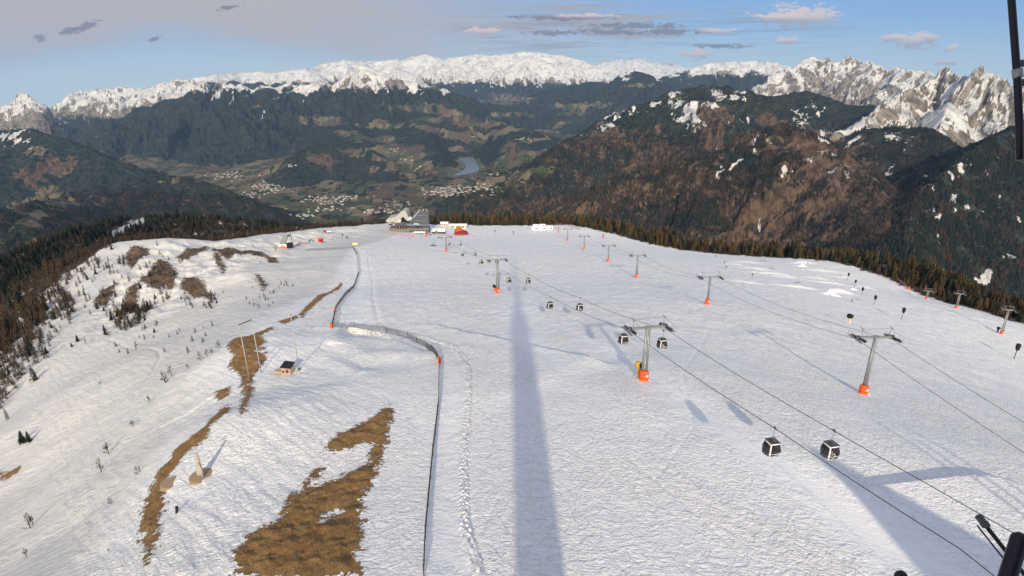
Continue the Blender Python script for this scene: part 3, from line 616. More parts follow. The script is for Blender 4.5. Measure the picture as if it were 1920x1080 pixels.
# unseen bright cloud added overhead and behind the camera to fill shaded snow
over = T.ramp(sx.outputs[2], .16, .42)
sky_fill = T.mix(T.ramp(T.noise(2.2, 5, .6, .6, T.mapp(tc, (1, .5, 2))), .3, .7), (4.2, 4.6, 5.9), (6.2, 6.3, 6.8))
rear = T.mix(.7, sky.outputs[0], sky_fill)
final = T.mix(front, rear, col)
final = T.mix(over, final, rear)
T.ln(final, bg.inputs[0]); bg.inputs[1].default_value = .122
# air
hz = bpy.data.materials.new('mountain_air'); hz.use_nodes = True; hn = hz.node_tree; hn.nodes.remove(hn.nodes['Principled BSDF'])
pv = hn.nodes.new('ShaderNodeVolumePrincipled'); pv.inputs['Color'].default_value = (.38, .62, 1, 1); pv.inputs['Density'].default_value = 1.3e-5; pv.inputs['Anisotropy'].default_value = .0
hn.links.new(pv.outputs[0], hn.nodes['Material Output'].inputs['Volume'])
bx0 = (-52000, 52000, -1500, 50000, -4500, 1700)
v = [(x, y, z) for x in bx0[:2] for y in bx0[2:4] for z in bx0[4:]]
me = bpy.data.meshes.new('haze'); me.from_pydata(v, [], [(0, 1, 3, 2), (4, 6, 7, 5), (0, 4, 5, 1), (2, 3, 7, 6), (0, 2, 6, 4), (1, 5, 7, 3)]); me.materials.append(hz)
link('haze', me, kind='stuff', label='thin blue mountain air over the valley', category='haze')
scene.view_settings.view_transform = 'Standard'; scene.view_settings.look = 'None'; scene.view_settings.exposure = 0; scene.view_settings.gamma = 1
scene.cycles.max_bounces = 6; scene.cycles.diffuse_bounces = 3; scene.cycles.volume_bounces = 1; scene.cycles.transparent_max_bounces = 16
# ------------------------------------------------------------------ trees
def leafmat(name, a, b, c2=None):
    t = NT(name); at = t.new('ShaderNodeAttribute', attribute_name='tone').outputs['Fac']
    oi = t.new('ShaderNodeObjectInfo').outputs['Random']
    f = t.math('FRACT', t.math('ADD', at, oi)); p = t.pos()
    c = t.mix(f, a, b)
    c = t.mix(t.ramp(t.noise(.9, 4, .7, .2, p), .35, .7), c, c2 or tuple(x * .45 for x in a))
    t.ln(c, t.b.inputs['Base Color']); t.b.inputs['Roughness'].default_value = .9; t.b.inputs['Specular IOR Level'].default_value = .1
    return t.m
M_SPRUCE = leafmat('spruce_needles', (.013, .021, .017), (.036, .045, .032))
M_LARCH = leafmat('larch_twigs', (.062, .044, .032), (.112, .078, .054), (.030, .022, .016))
M_OLIVE = leafmat('winter_larch', (.085, .060, .027), (.18, .120, .050), (.035, .027, .014))
M_BARK = plain('bark', (.07, .05, .038), .95, scale=4)
M_TWIG = plain('bare_twigs', (.10, .07, .05), .95, scale=4)
def tree_template(kind, detail, seed):
    g = random.Random(seed); V = []; Fc = []
    def tri(a, b, c): V.extend((a, b, c)); Fc.append((len(V) - 3, len(V) - 2, len(V) - 1))
    if kind == 'spruce':
        tiers = {0: 2, 1: 5, 2: 11}[detail]; n = {0: 5, 1: 7, 2: 12}[detail]
        for i in range(tiers):
            f = i / tiers; z0 = .07 + .86 * f; rad = .21 * (1 - f) ** .85 + .025
            top = z0 + (.50 if detail == 0 else .26 if detail == 1 else .14) * (1 - f * .4); top = min(top, 1.0)
            off = g.random() * 6.28
            for k in range(n):
                a0 = off + 6.283 * k / n; a1 = off + 6.283 * (k + 1) / n; am = (a0 + a1) / 2; rr = rad * g.uniform(.72, 1.18); dz = g.uniform(-.025, .03)
                w = .82
                p0 = (rr * .55 * math.cos(a0), rr * .55 * math.sin(a0), z0 + .045); p1 = (rr * .55 * math.cos(a1), rr * .55 * math.sin(a1), z0 + .045)
                pm = (rr * math.cos(am), rr * math.sin(am), z0 - .02 + dz); ap = (0, 0, top)
                tri(ap, p0, pm); tri(ap, pm, p1)
    elif kind == 'sapling':
        for i in range(26):
            f = g.random() ** .8; z0 = .03 + .75 * f; a = g.random() * 6.283; L = (.30 * (1 - f) + .08) * g.uniform(.6, 1.1); rise = .22 + .12 * g.random(); w = .35
            tri((0, 0, z0), (L * math.cos(a - .03), L * math.sin(a - .03), min(1, z0 + rise)), (L * .55 * math.cos(a + .09), L * .55 * math.sin(a + .09), z0 + rise * .45))
            b = a + g.uniform(-.8, .8); tri((L * .5 * math.cos(a), L * .5 * math.sin(a), z0 + rise * .5), (L * .9 * math.cos(b), L * .9 * math.sin(b), min(1, z0 + rise * 1.2)), (L * .6 * math.cos(b) + .012, L * .6 * math.sin(b), z0 + rise * .6))
    else:
        tiers = {0: 3, 1: 8, 2: 20}[detail]; n = {0: 4, 1: 5, 2: 7}[detail]
        for i in range(tiers):
            f = i / tiers; z0 = .12 + .82 * f; rad = (.19 * (1 - f) ** .7 + .03) * g.uniform(.8, 1.15)
            off = g.random() * 6.28
            for k in range(n):
                a = off + 6.283 * (k + g.uniform(-.3, .3)) / n; rr = rad * g.uniform(.7, 1.15); hw = {0: .5, 1: .26, 2: .10}[detail]; up = {0: .38, 1: .15, 2: .07}[detail]
                zt = z0 + up * .9
                tri((0, 0, min(zt, 1)), (rr * math.cos(a - hw), rr * math.sin(a - hw), z0 - .015), (rr * math.cos(a + hw), rr * math.sin(a + hw), z0 + .01))
                if detail == 2:
                    b = a + .25; tri((rr * .35 * math.cos(a), rr * .35 * math.sin(a), z0 + .05), (rr * .95 * math.cos(b), rr * .95 * math.sin(b), z0 + .055), (rr * .8 * math.cos(b + .1), rr * .8 * math.sin(b + .1), z0 - .02))
        if True:
            for k in range(3):
                a = 2.1 * k; tri((0, 0, 1), (.018 * math.cos(a), .018 * math.sin(a), 0), (.018 * math.cos(a + 2.1), .018 * math.sin(a + 2.1), 0))
    return np.array(V), np.array(Fc)
def cum(X, Y, Z):
    e = Z / np.hypot(X, Y); return np.maximum.accumulate(e, axis=0)
CM1 = cum(X1, Y1, Z1); CM2 = np.maximum(cum(X2, Y2, Z2), CM1[-1][None])
AZI = az
def sample_ground(r, a):
    """r, az arrays -> z, visibility horizon, near flag, sd, cover"""
    near_m = r < 1349
    z = np.empty_like(r); cm = np.empty_like(r); nw = np.zeros(r.shape, bool); sd = np.full(r.shape, 1e4); cov = np.zeros((len(r), 4))
    ia = np.clip(np.interp(a, AZI, np.arange(len(AZI))), 0, len(AZI) - 1.001)
    for m, rs, X, Y, Z, NW, SD, CM, CV in ((near_m, r1, X1, Y1, Z1, NW1, SD1, CM1, None), (~near_m, r2, X2, Y2, Z2, NW2, SD2, CM2, C2)):
        if not m.any(): continue
        ir = np.clip(np.interp(r[m], rs, np.arange(len(rs))), 0, len(rs) - 1.001); j = ir.astype(int); fr = ir - j; i = ia[m].astype(int); fa = ia[m] - i
        z[m] = (Z[j, i] * (1 - fa) + Z[j, i + 1] * fa) * (1 - fr) + (Z[j + 1, i] * (1 - fa) + Z[j + 1, i + 1] * fa) * fr
        cm[m] = CM[j, i]; nw[m] = NW[j, i]; sd[m] = SD[j, i]
        if CV is not None: cov[m] = CV[j, i]
    return z, cm, nw, sd, cov
g = np.random.RandomState(5)
def scatter(n, rmin, rmax, amin=-46, amax=46):
    r = np.sqrt(g.rand(n) * (rmax ** 2 - rmin ** 2) + rmin ** 2); a = R(amin) + g.rand(n) * (R(amax) - R(amin))
    return r, a
T_ = []   # x, y, z, h, kind(0 spruce 1 larch 2 olive)
# belts just outside the piste and the left shoulder wood
r, a = scatter(150000, 150, 1349, -58, 58)
z, cm, nw, sd, _ = sample_ground(r, a); x = r * np.sin(a); y = r * np.cos(a)
dens = fbm(x / 60, y / 60, 3, 2)
out = np.where(nw, sd > 1.5, True)
h = 7.0 + 7.5 * g.rand(len(r)) ** 1.3 + 3.5 * dens
edge_small = np.where(nw, np.clip((sd + 8) / 30, .45, 1), 1)
lefty = x < -130
h = h * np.where(lefty, .85, 1.2) * edge_small
vis = (z + h) / r > cm - .004
ppx, ppy, D_ = project(x, y, z)
clear = (np.abs(ppx - 240) < 30) & (np.abs(ppy - 424 + (ppx - 240) * .45) < 7)
snowpatch = fbm(x / 35, y / 50, 3, 6) > .62
lowleft = lefty & (y < 400) & (sd < 70)
keep = out & vis & ~(lowleft & (g.rand(len(r)) < .62)) & ~clear & ~(snowpatch & nw & (sd > 12)) & (g.rand(len(r)) < np.where(nw & (sd < 60), 1., .62))
# openings at the pipe and the trail on the right
keep &= ~((x > 250) & (sd < 14) & (fbm(x / 20, y / 20, 2, 1) > .25))
pl = np.where(lefty, sstep(110, 20, sd) * .85 + .12, .2); po = np.where(lefty, 0.05, .5)
u = g.rand(len(r)); kind = np.where(u < pl, 1, np.where(u < pl + po, 2, 0))
kind = np.where(nw, kind, np.where(g.rand(len(r)) < .25, 1, 0))
T_.append(np.stack([x, y, z, h, kind], 1)[keep])
# small trees on the left flank rocks and at its lower edge
def inpoly(n, poly, h0, h1, pk):
    W_ = wpoly(poly); lo = W_.min(0); hi = W_.max(0); q = lo + g.rand(n * 3, 2) * (hi - lo)
    q = q[poly_sd(q[:, 0], q[:, 1], W_)[0] < 0][:n]
    r = np.hypot(q[:, 0], q[:, 1]); a = np.arctan2(q[:, 0], q[:, 1]); z = sample_ground(r, a)[0]
    T_.append(np.stack([q[:, 0], q[:, 1], z, h0 + (h1 - h0) * g.rand(len(q)), (g.rand(len(q)) < pk).astype(float)], 1))
inpoly(100, [(180,490),(300,470),(345,500),(330,545),(260,590),(225,620),(205,600),(150,580),(140,540)], 2.5, 5.5, .8)
inpoly(90, [(205,600),(250,570),(285,560),(270,600),(235,620),(215,612)], 3, 6, .75)
inpoly(330, [(0,600),(90,550),(150,545),(135,600),(110,650),(80,700),(40,755),(0,800)], 3.5, 7.5, .8)
inpoly(80, [(150,520),(230,450),(300,452),(250,500),(190,540)], 3., 5.5, .8)
inpoly(40, [(330,540),(420,545),(400,580),(340,575)], 2, 3.6, .9)
inpoly(30, [(430,560),(520,510),(560,520),(500,580)], 1.2, 2.4, .9)
inpoly(26, [(260,600),(420,600),(380,660),(200,660)], 1.5, 3., .85)
TR = np.vstack(T_)
# hand placed trees and saplings: base px, base py, height px
HAND = [(190,886,32,1),(204,851,26,1),(258,890,20,1),(262,884,12,1),(280,755,16,1),(310,718,26,1),(322,704,20,1),(352,692,12,1),(376,676,20,1),(389,669,16,1),(398,664,13,1),(411,652,16,1),(57,990,34,1),(62,984,22,1),(43,831,28,0),(55,829,24,0),(250,800,16,1),(40,828,20,0),
        (196,621,14,0),(198,628,16,0),(205,630,12,1),(146,640,14,0),(128,600,14,1),(293,612,12,1),(160,645,12,1),(135,650,10,0),(268,620,10,1),(60,640,18,1),(225,610,14,1),(208,945,16,1),(50,1045,20,1),(205,1035,12,1),(486,578,10,1),(476,575,8,1),(517,470,10,1)]
hp_ = np.array(HAND, float); pos_h = hit(hp_[:, 0], hp_[:, 1], f=near)
hh_ = hp_[:, 2] * np.array([project(*p_)[2] for p_ in pos_h]) / F / .93
HT = np.stack([pos_h[:, 0], pos_h[:, 1], pos_h[:, 2], hh_, hp_[:, 3]], 1)
size = TR[:, 3] / np.hypot(TR[:, 0], TR[:, 1])
pj = project(TR[:, 0], TR[:, 1], TR[:, 2] + TR[:, 3]); inframe = (pj[0] > -5) & (pj[0] < 1925) & (pj[1] < 1080)
order = np.argsort(-(size * inframe)); NI = 290 - len(HT)
ind = np.vstack([HT, TR[order[:NI]]]); rest = TR[order[NI:]]
def crown_mesh(kind, seed, detail=2):
    V, Fc = tree_template('spruce' if kind == 0 else 'larch', detail, seed)
    me = mesh_np(('spruce', 'larch', 'larch')[kind] + '_crown', V, Fc, (M_SPRUCE, M_LARCH, M_OLIVE)[kind], smooth=False)
    tn = me.attributes.new('tone', 'FLOAT', 'POINT'); rr_ = np.random.RandomState(seed).rand(len(Fc)); tn.data.foreach_set('value', np.repeat(rr_ * .4, 3).astype(np.float32)); return me
SAP = []
for i in range(3):
    V_, F__ = tree_template('sapling', 2, 900 + i); me = mesh_np('sapling_crown', V_, F__, M_LARCH, smooth=False); tn = me.attributes.new('tone', 'FLOAT', 'POINT'); tn.data.foreach_set('value', np.zeros(len(V_), np.float32)); SAP.append(me)
CR = {k: [crown_mesh(k, 100 * k + i) for i in range(4)] for k in (0, 1, 2)}
def trunk_mesh():
    V = []; Fc = []; n = 6
    for z_, rr_ in ((-.03, .028), (.3, .019), (.7, .009), (.97, .003)):
        for k in range(n): V.append((rr_ * math.cos(6.283 * k / n), rr_ * math.sin(6.283 * k / n), z_))
    for j in range(3):
        for k in range(n): Fc.append((j * n + k, j * n + (k + 1) % n, j * n + n + (k + 1) % n, j * n + n + k))
    return mesh_np('tree_trunk', V, Fc, M_BARK)
TRUNK = trunk_mesh()
for i, (x_, y_, z_, h_, k_) in enumerate(ind):
    k_ = int(k_); hand = i < len(HT); D_i = math.hypot(x_, y_)
    nm = 'spruce_tree' if k_ == 0 else 'larch_tree'
    o = bpy.data.objects.new(nm, None); COL.objects.link(o); o.location = (x_, y_, z_ - .1); o.rotation_euler = (rnd.uniform(-.04, .04), rnd.uniform(-.04, .04), rnd.uniform(0, 6.28)); wd = rnd.uniform(.8, 1.15) * (1.25 if hand else 1)
    o.scale = (h_ * wd, h_ * wd, h_)
    if hand and k_ == 1: lab, gp = 'small bare larch sapling alone on the open snow slope on the left', 'bare saplings on the left snow slope'
    elif hand: lab, gp = 'small dark spruce alone on the open snow slope on the left', 'dark spruces on the left snow slope'
    elif x_ < 0 and k_ == 0: lab, gp = 'dark green spruce among larches at the left edge of the snow', 'spruces at the left edge of the snow'
    elif x_ < 0: lab, gp = 'bare brown larch at the left edge of the snow or among its rocks', 'larches at the left edge of the snow'
    elif k_ == 0: lab, gp = 'dark spruce in the wood bordering the right side of the piste', 'spruces bordering the piste on the right'
    else: lab, gp = 'golden brown larch in the wood bordering the right side of the piste', 'larches bordering the piste on the right'
    o['label'] = lab; o['category'] = 'tree'; o['group'] = gp
    link('crown', SAP[i % 3] if (hand and k_ == 1) else CR[k_][i % 4], o); link('trunk', TRUNK, o)
def forest(name, arr, detail, label):
    parts = []
    for k in (0, 1, 2):
        for s_ in range(4):
            m = (arr[:, 4] == k) & ((np.arange(len(arr)) % 4) == s_); q = arr[m]
            if not len(q): continue
            V, Fc = tree_template('spruce' if k == 0 else 'larch', detail, 40 + k * 7 + s_)
            th = g.rand(len(q)) * 6.28; wd = q[:, 3] * (.85 + .4 * g.rand(len(q))) * (1.0 if detail else 1.15); c_, s2 = np.cos(th), np.sin(th)
            P_ = np.empty((len(q), len(V), 3))
            P_[..., 0] = q[:, 0, None] + wd[:, None] * (V[None, :, 0] * c_[:, None] - V[None, :, 1] * s2[:, None])
            P_[..., 1] = q[:, 1, None] + wd[:, None] * (V[None, :, 0] * s2[:, None] + V[None, :, 1] * c_[:, None])
            P_[..., 2] = q[:, 2, None] + q[:, 3, None] * V[None, :, 2] - .3
            Fk = Fc[None] + (np.arange(len(q)) * len(V))[:, None, None]
            tn = np.repeat(g.rand(len(q)), len(V))
            parts.append((P_.reshape(-1, 3), Fk.reshape(-1, 3), tn, k))
    Vs = []; Fs = []; Ts = []; Ms = []; off = 0
    for v_, f_, t_, k in parts: Vs.append(v_); Fs.append(f_ + off); off += len(v_); Ts.append(t_); Ms.append(np.full(len(f_), k))
    me = mesh_np(name, np.vstack(Vs), np.vstack(Fs), [M_SPRUCE, M_LARCH, M_OLIVE], smooth=False, mi=np.concatenate(Ms))
    at = me.attributes.new('tone', 'FLOAT', 'POINT'); at.data.foreach_set('value', np.concatenate(Ts).astype(np.float32))
    link(name, me, kind='stuff', label=label, category='forest')
rd = np.hypot(rest[:, 0], rest[:, 1])
forest('forest', rest, 1, 'mixed larch and spruce wood bordering the snow slope')
# woods on the nearer mountainsides
r, a = scatter(900000, 1350, 5600)
z, cm, nw, sd, cov = sample_ground(r, a); x = r * np.sin(a); y = r * np.cos(a); h = 15 + 12 * g.rand(len(r))
dens = fbm(x / 160, y / 160, 4, 3)
vis = (z + h) / r > cm - .0015
nz = fbm(x / 130, y / 130, 3, 5) * .6
keep = vis & (cov[:, 0] + nz < .34) & (cov[:, 2] + nz * .8 < .5) & (cov[:, 3] < .55) & (g.rand(len(r)) < 1.15 - cov[:, 1] * .75) & (dens > -.55) & (g.rand(len(r)) < np.where(r < 4000, .8, .5) * sstep(-.9, .3, dens))
lar = (cov[:, 1] + fbm(x / 90, y / 90, 3, 1) * .7) > .42
lar = np.where(lar, g.rand(len(r)) < .8, g.rand(len(r)) < .10)
q = np.stack([x, y, z, h * np.where(lar, .85, 1), lar.astype(float)], 1)[keep]
print('individual', len(ind), 'belt', len(rest), 'hill trees', len(q))
forest('mountain_forest', q, 0, 'dense conifer and larch forest covering the mountainsides beyond the piste')
# ------------------------------------------------------------------ builders
from mathutils import Vector, Matrix
class MB:
    def __init__(s): s.v = []; s.f = []; s.mi = []; s.k = 0
    def add(s, V, Fc):
        o = len(s.v); s.v += [tuple(float(q) for q in p) for p in V]; s.f += [tuple(o + i for i in f) for f in Fc]; s.mi += [s.k] * len(Fc); return s
    def box(s, c, sz, rot=None, taper=1.):
        x, y, z = (q / 2 for q in sz); V = []
        for dz, k in ((-z, 1.), (z, taper)):
            for dx, dy in ((-x, -y), (x, -y), (x, y), (-x, y)):
                p_ = Vector((dx * k, dy * k, dz))
                if rot: p_ = rot @ p_
                V.append((p_.x + c[0], p_.y + c[1], p_.z + c[2]))
        return s.add(V, [(3, 2, 1, 0), (4, 5, 6, 7), (0, 1, 5, 4), (1, 2, 6, 5), (2, 3, 7, 6), (3, 0, 4, 7)])
    def tube(s, pts, r, n=8, r2=None, caps=True):
        pts = [Vector(p_) for p_ in pts]; V = []; Fc = []; m = len(pts)
        for i, p_ in enumerate(pts):
            d = (pts[min(i + 1, m - 1)] - pts[max(i - 1, 0)]).normalized()
            a = d.orthogonal().normalized() if abs(d.z) > .9 else d.cross(Vector((0, 0, 1))).normalized(); b = d.cross(a)
            rr = r if r2 is None else r + (r2 - r) * i / (m - 1)
            for k in range(n):
                t_ = 6.28318 * k / n; V.append(p_ + a * rr * math.cos(t_) + b * rr * math.sin(t_))
        for i in range(m - 1):
            for k in range(n): Fc.append((i * n + k, i * n + (k + 1) % n, (i + 1) * n + (k + 1) % n, (i + 1) * n + k))
        if caps: Fc += [tuple(range(n))[::-1], tuple((m - 1) * n + k for k in range(n))]
        return s.add(V, Fc)
    def lathe(s, prof, n=14, c=(0, 0, 0), sx=1, sy=1):
        V = []; Fc = []
        for r_, z_ in prof:
            for k in range(n): V.append((c[0] + r_ * sx * math.cos(6.28318 * k / n), c[1] + r_ * sy * math.sin(6.28318 * k / n), c[2] + z_))
        for i in range(len(prof) - 1):
            for k in range(n): Fc.append((i * n + k, i * n + (k + 1) % n, (i + 1) * n + (k + 1) % n, (i + 1) * n + k))
        Fc += [tuple(range(n))[::-1], tuple((len(prof) - 1) * n + k for k in range(n))]
        return s.add(V, Fc)
    def poly(s, pts, d):
        """flat outline given a thickness vector d"""
        n = len(pts); V = list(pts) + [(p_[0] + d[0], p_[1] + d[1], p_[2] + d[2]) for p_ in pts]
        return s.add(V, [tuple(range(n)), tuple(range(2 * n - 1, n - 1, -1))] + [(i, n + i, n + (i + 1) % n, (i + 1) % n) for i in range(n)])
    def build(s, name, mats, parent=None, smooth=False, bevel=0, **pr):
        me = bpy.data.meshes.new(name); me.from_pydata(s.v, [], s.f); 
        for m in (mats if isinstance(mats, (list, tuple)) else [mats]): me.materials.append(m)
        me.polygons.foreach_set('material_index', s.mi); me.polygons.foreach_set('use_smooth', [smooth] * len(s.f)); me.update()
        import bmesh as _b
        b_ = _b.new(); b_.from_mesh(me); _b.ops.recalc_face_normals(b_, faces=b_.faces)
        if bevel: _b.ops.bevel(b_, geom=list(b_.edges), offset=bevel, segments=2, affect='EDGES', clamp_overlap=True)
        b_.to_mesh(me); b_.free()
        return link(name, me, parent, **pr)
def empty(name, loc=(0, 0, 0), rz=0, **pr):
    o = bpy.data.objects.new(name, None); COL.objects.link(o); o.location = loc; o.rotation_euler = (0, 0, rz)
    for k, v in pr.items(): o[k] = v
    return o
def copy_tree(o, parent=None):
    c = o.copy(); COL.objects.link(c); c.parent = parent
    for ch in [q for q in o.children]: copy_tree(ch, c)
    return c
def gz(x, y): return float(near(np.array([float(x)]), np.array([float(y)]))[0][0])
def G(px, py): return hit(px, py, f=near)[0]
STEEL = plain('galvanised_steel', (.30, .31, .31), .5, .6, scale=2); STEELD = plain('dark_steel', (.10, .105, .105), .5, .5)
ORANGE = plain('orange_padding', (.86, .12, .02), .6, var=.08); WHITE = plain('white_paint', (.78, .78, .77), .4, var=.05)
GLASS = plain('tinted_glass', (.020, .017, .020), .12, var=.3, spec=.6); BLACK = plain('black_rubber', (.014, .013, .016), .55); SNOWM = plain('roof_snow', (.82, .82, .83), .8, var=.04, scale=.6, bump=.1)
RED = plain('red_fabric', (.50, .03, .03), .7); DRED = plain('dark_red_fabric', (.22, .02, .025), .8); YEL = plain('yellow_paint', (.75, .42, .06), .5); PYEL = plain('pale_yellow_panel', (.78, .72, .25), .6)
WOODM = plain('weathered_wood', (.26, .18, .12), .8, var=.3, scale=5); DWOOD = plain('dark_timber', (.055, .04, .032), .8, var=.3); PLY = plain('plywood', (.42, .33, .24), .8, var=.2, scale=6)
CREAM = plain('cream_plaster', (.62, .56, .48), .8, var=.08); STONE = plain('pale_stone', (.40, .37, .31), .9, var=.2, scale=6, bump=.03); TAN = plain('tan_gravel', (.33, .24, .15), .9, var=.25, scale=8); CONC = plain('concrete', (.34, .34, .34), .9, var=.1)
SLATE = plain('slate_roof', (.09, .10, .12), .45, var=.25, scale=1.2); BLUE = plain('blue_panel', (.05, .08, .35), .5); POLE = plain('grey_pole', (.42, .41, .39), .6, .2); DKPUR = plain('dark_lacquered_tube', (.014, .010, .018), .35)
ROOFR = plain('brown_roof', (.13, .08, .06), .8, var=.3, scale=.3)
# ------------------------------------------------------------------ gondola line
BA = -.227; A_L, A_R, A_C = 41.8, 48.6, 45.2
def on_line(px, py, a, b=BA):
    u, yr, zr = ray(px, py); D = a / (u - b * yr); return Vector((float(u * D), float(yr * D), float(zr * D)))
YAW = math.atan(.227)
GRIP = 3.45
def cabin_section(z):
    hw = np.interp(z, [0, .18, .75, 1.3, 2.0, 2.15], [.70, .86, 1.04, 1.04, .84, .70]); return float(hw)
def cabin_ring(z, off=0., n=32):
    hw = cabin_section(z) + off; out = []
    for k in range(n):
        a = 6.28318 * (k + .5) / n; c, s_ = math.cos(a), math.sin(a); q = (abs(c) ** 3.8 + abs(s_) ** 3.8) ** (-1 / 3.8)
        out.append((hw * q * c, hw * 1.0 * q * s_, z))
    return out
def make_cabin(kind):
    root = empty('gondola_cabin')
    m = MB(); zs_ = [0, .06, .18, .45, .75, 1.0, 1.3, 1.65, 2.0, 2.1, 2.15]; V = []; Fc = []; n = 32
    for z_ in zs_: V += cabin_ring(z_)
    for i in range(len(zs_) - 1):
        for k in range(n): Fc.append((i * n + k, i * n + (k + 1) % n, (i + 1) * n + (k + 1) % n, (i + 1) * n + k))
    Fc += [tuple(range(n))[::-1], tuple((len(zs_) - 1) * n + k for k in range(n))]
    m.add(V, Fc); m.build('shell', WHITE, root, smooth=True)
    def panel(a0, a1, z0, z1, off, mb, zcut=None):
        kz = 9; ka = 9; V = []; Fc = []
        for i in range(kz):
            z_ = z0 + (z1 - z0) * i / (kz - 1); hw = cabin_section(z_) + off
            for j in range(ka):
                a = a0 + (a1 - a0) * j / (ka - 1); c, s_ = math.cos(a), math.sin(a); q = (abs(c) ** 3.8 + abs(s_) ** 3.8) ** (-1 / 3.8)
                V.append((hw * q * c, hw * q * s_, z_))
        for i in range(kz - 1):
            for j in range(ka - 1): Fc.append((i * ka + j, i * ka + j + 1, (i + 1) * ka + j + 1, (i + 1) * ka + j))
        mb.add(V, Fc)
    for c0 in (0, 90, 180, 270):
        mb = MB(); wdt = 38.5 if c0 in (90, 270) else 43; z0 = .14 if c0 in (90, 270) else .05
        panel(R(c0 - wdt), R(c0 + wdt), z0, 2.02, .012, mb); g_ = mb.build('window', GLASS, root, smooth=True)
        if c0 in (180, 0):
            mb = MB(); panel(R(c0 - 1.3), R(c0 + 1.3), .1, 1.95, .022, mb); mb.build('door_seal', BLACK, g_, smooth=True)
    def decal(pts, name='decal'):
        mb = MB(); P_ = []
        for x_, z_ in pts:
            hw = cabin_section(z_); ay = 1.0
            c = x_ / hw; q = (max(1 - abs(c) ** 3.8, 0)) ** (1 / 3.8); P_.append((x_, -(hw * q + .022), z_))
        cx_ = sum(p_[0] for p_ in P_) / len(P_); cz_ = sum(p_[2] for p_ in P_) / len(P_); cy_ = sum(p_[1] for p_ in P_) / len(P_)
        V = [(cx_, cy_ - .004, cz_)] + P_; mb.add(V, [(0, i + 1, (i + 1) % len(P_) + 1) for i in range(len(P_))]); mb.build(name, WHITE, root)
    if kind == 0:
        decal([(-.62, .28), (-.30, .50), (.10, .66), (.45, .92), (.62, .95), (.55, .70), (.35, .48), (.0, .36), (-.35, .27)])
    else:
        decal([(-.70, .30), (-.68, .85), (-.42, 1.02), (-.30, 1.30), (-.12, 1.22), (-.14, .98), (.06, .92), (.02, .70), (-.14, .62), (.0, .40), (-.30, .28)])
        decal([(-.62, 1.1), (-.66, 1.5), (-.5, 1.55), (-.48, 1.2)])
    m = MB(); m.box((0, 0, 2.18), (1.5, 1.55, .08)); m.box((0, 0, 2.27), (.55, .8, .08)); m.build('roof', STEELD, root, bevel=.02)
    m = MB(); m.box((-1.10, 0, .62), (.10, .9, .5)); m.build('ski_rack', STEELD, root)
    m = MB(); m.tube([(0, -.42, 2.28), (0, -.42, 2.46), (0, .42, 2.46), (0, .42, 2.28)], .035, 6); m.build('hanger_frame', STEEL, root)
    m = MB(); m.tube([(0, 0, 2.44), (0, .08, 2.85), (.03, .04, 3.6), (.05, 0, 4.04)], .05, 8)
    hg = m.build('hanger', STEEL, root, smooth=True)
    m = MB(); m.box((.03, 0, 4.09), (.18, .62, .16)); m.box((.1, .18, 4.12), (.22, .18, .22)); m.build('cable_grip', STEELD, hg, bevel=.02)
    root['category'] = 'gondola cabin'; root.scale = (.80, .80, .835); return root
PAIRS_L = [(1453,803),(1171,612),(1032,556),(955,513),(903,481),(867,469),(842,451),(821,439),(805,434)]
PAIRS_R = [(1564,808),(1244,620),(1088,559),(991,514),(932,480),(891,468),(863,451),(839,438),(818,429)]
GL = [on_line(x_, y_, A_L) for x_, y_ in PAIRS_L]; GR = [on_line(x_, y_, A_R) for x_, y_ in PAIRS_R]
desc = ['nearest to the camera', 'hanging just beside the nearest gondola tower', 'first one beyond the nearest gondola tower', 'fourth from the camera', 'beside the middle gondola tower', 'sixth from the camera', 'seventh from the camera', 'eighth from the camera', 'last and farthest, by the buildings']
protoA = make_cabin(0); protoB = make_cabin(1)
for lst, proto, side, mark in ((GL, protoA, 'left', 'white stripe'), (GR, protoB, 'right', 'white flower like mark')):
    for i, p_ in enumerate(lst):
        o = proto if i == 0 else copy_tree(proto)
        o.location = (p_.x, p_.y, p_.z - GRIP + .02); o.rotation_euler = (0, 0, YAW)
        o['label'] = 'cabin with %s on %s cable, %s' % (mark, side, desc[i]); o['group'] = 'black and white gondola cabins on the two cables'
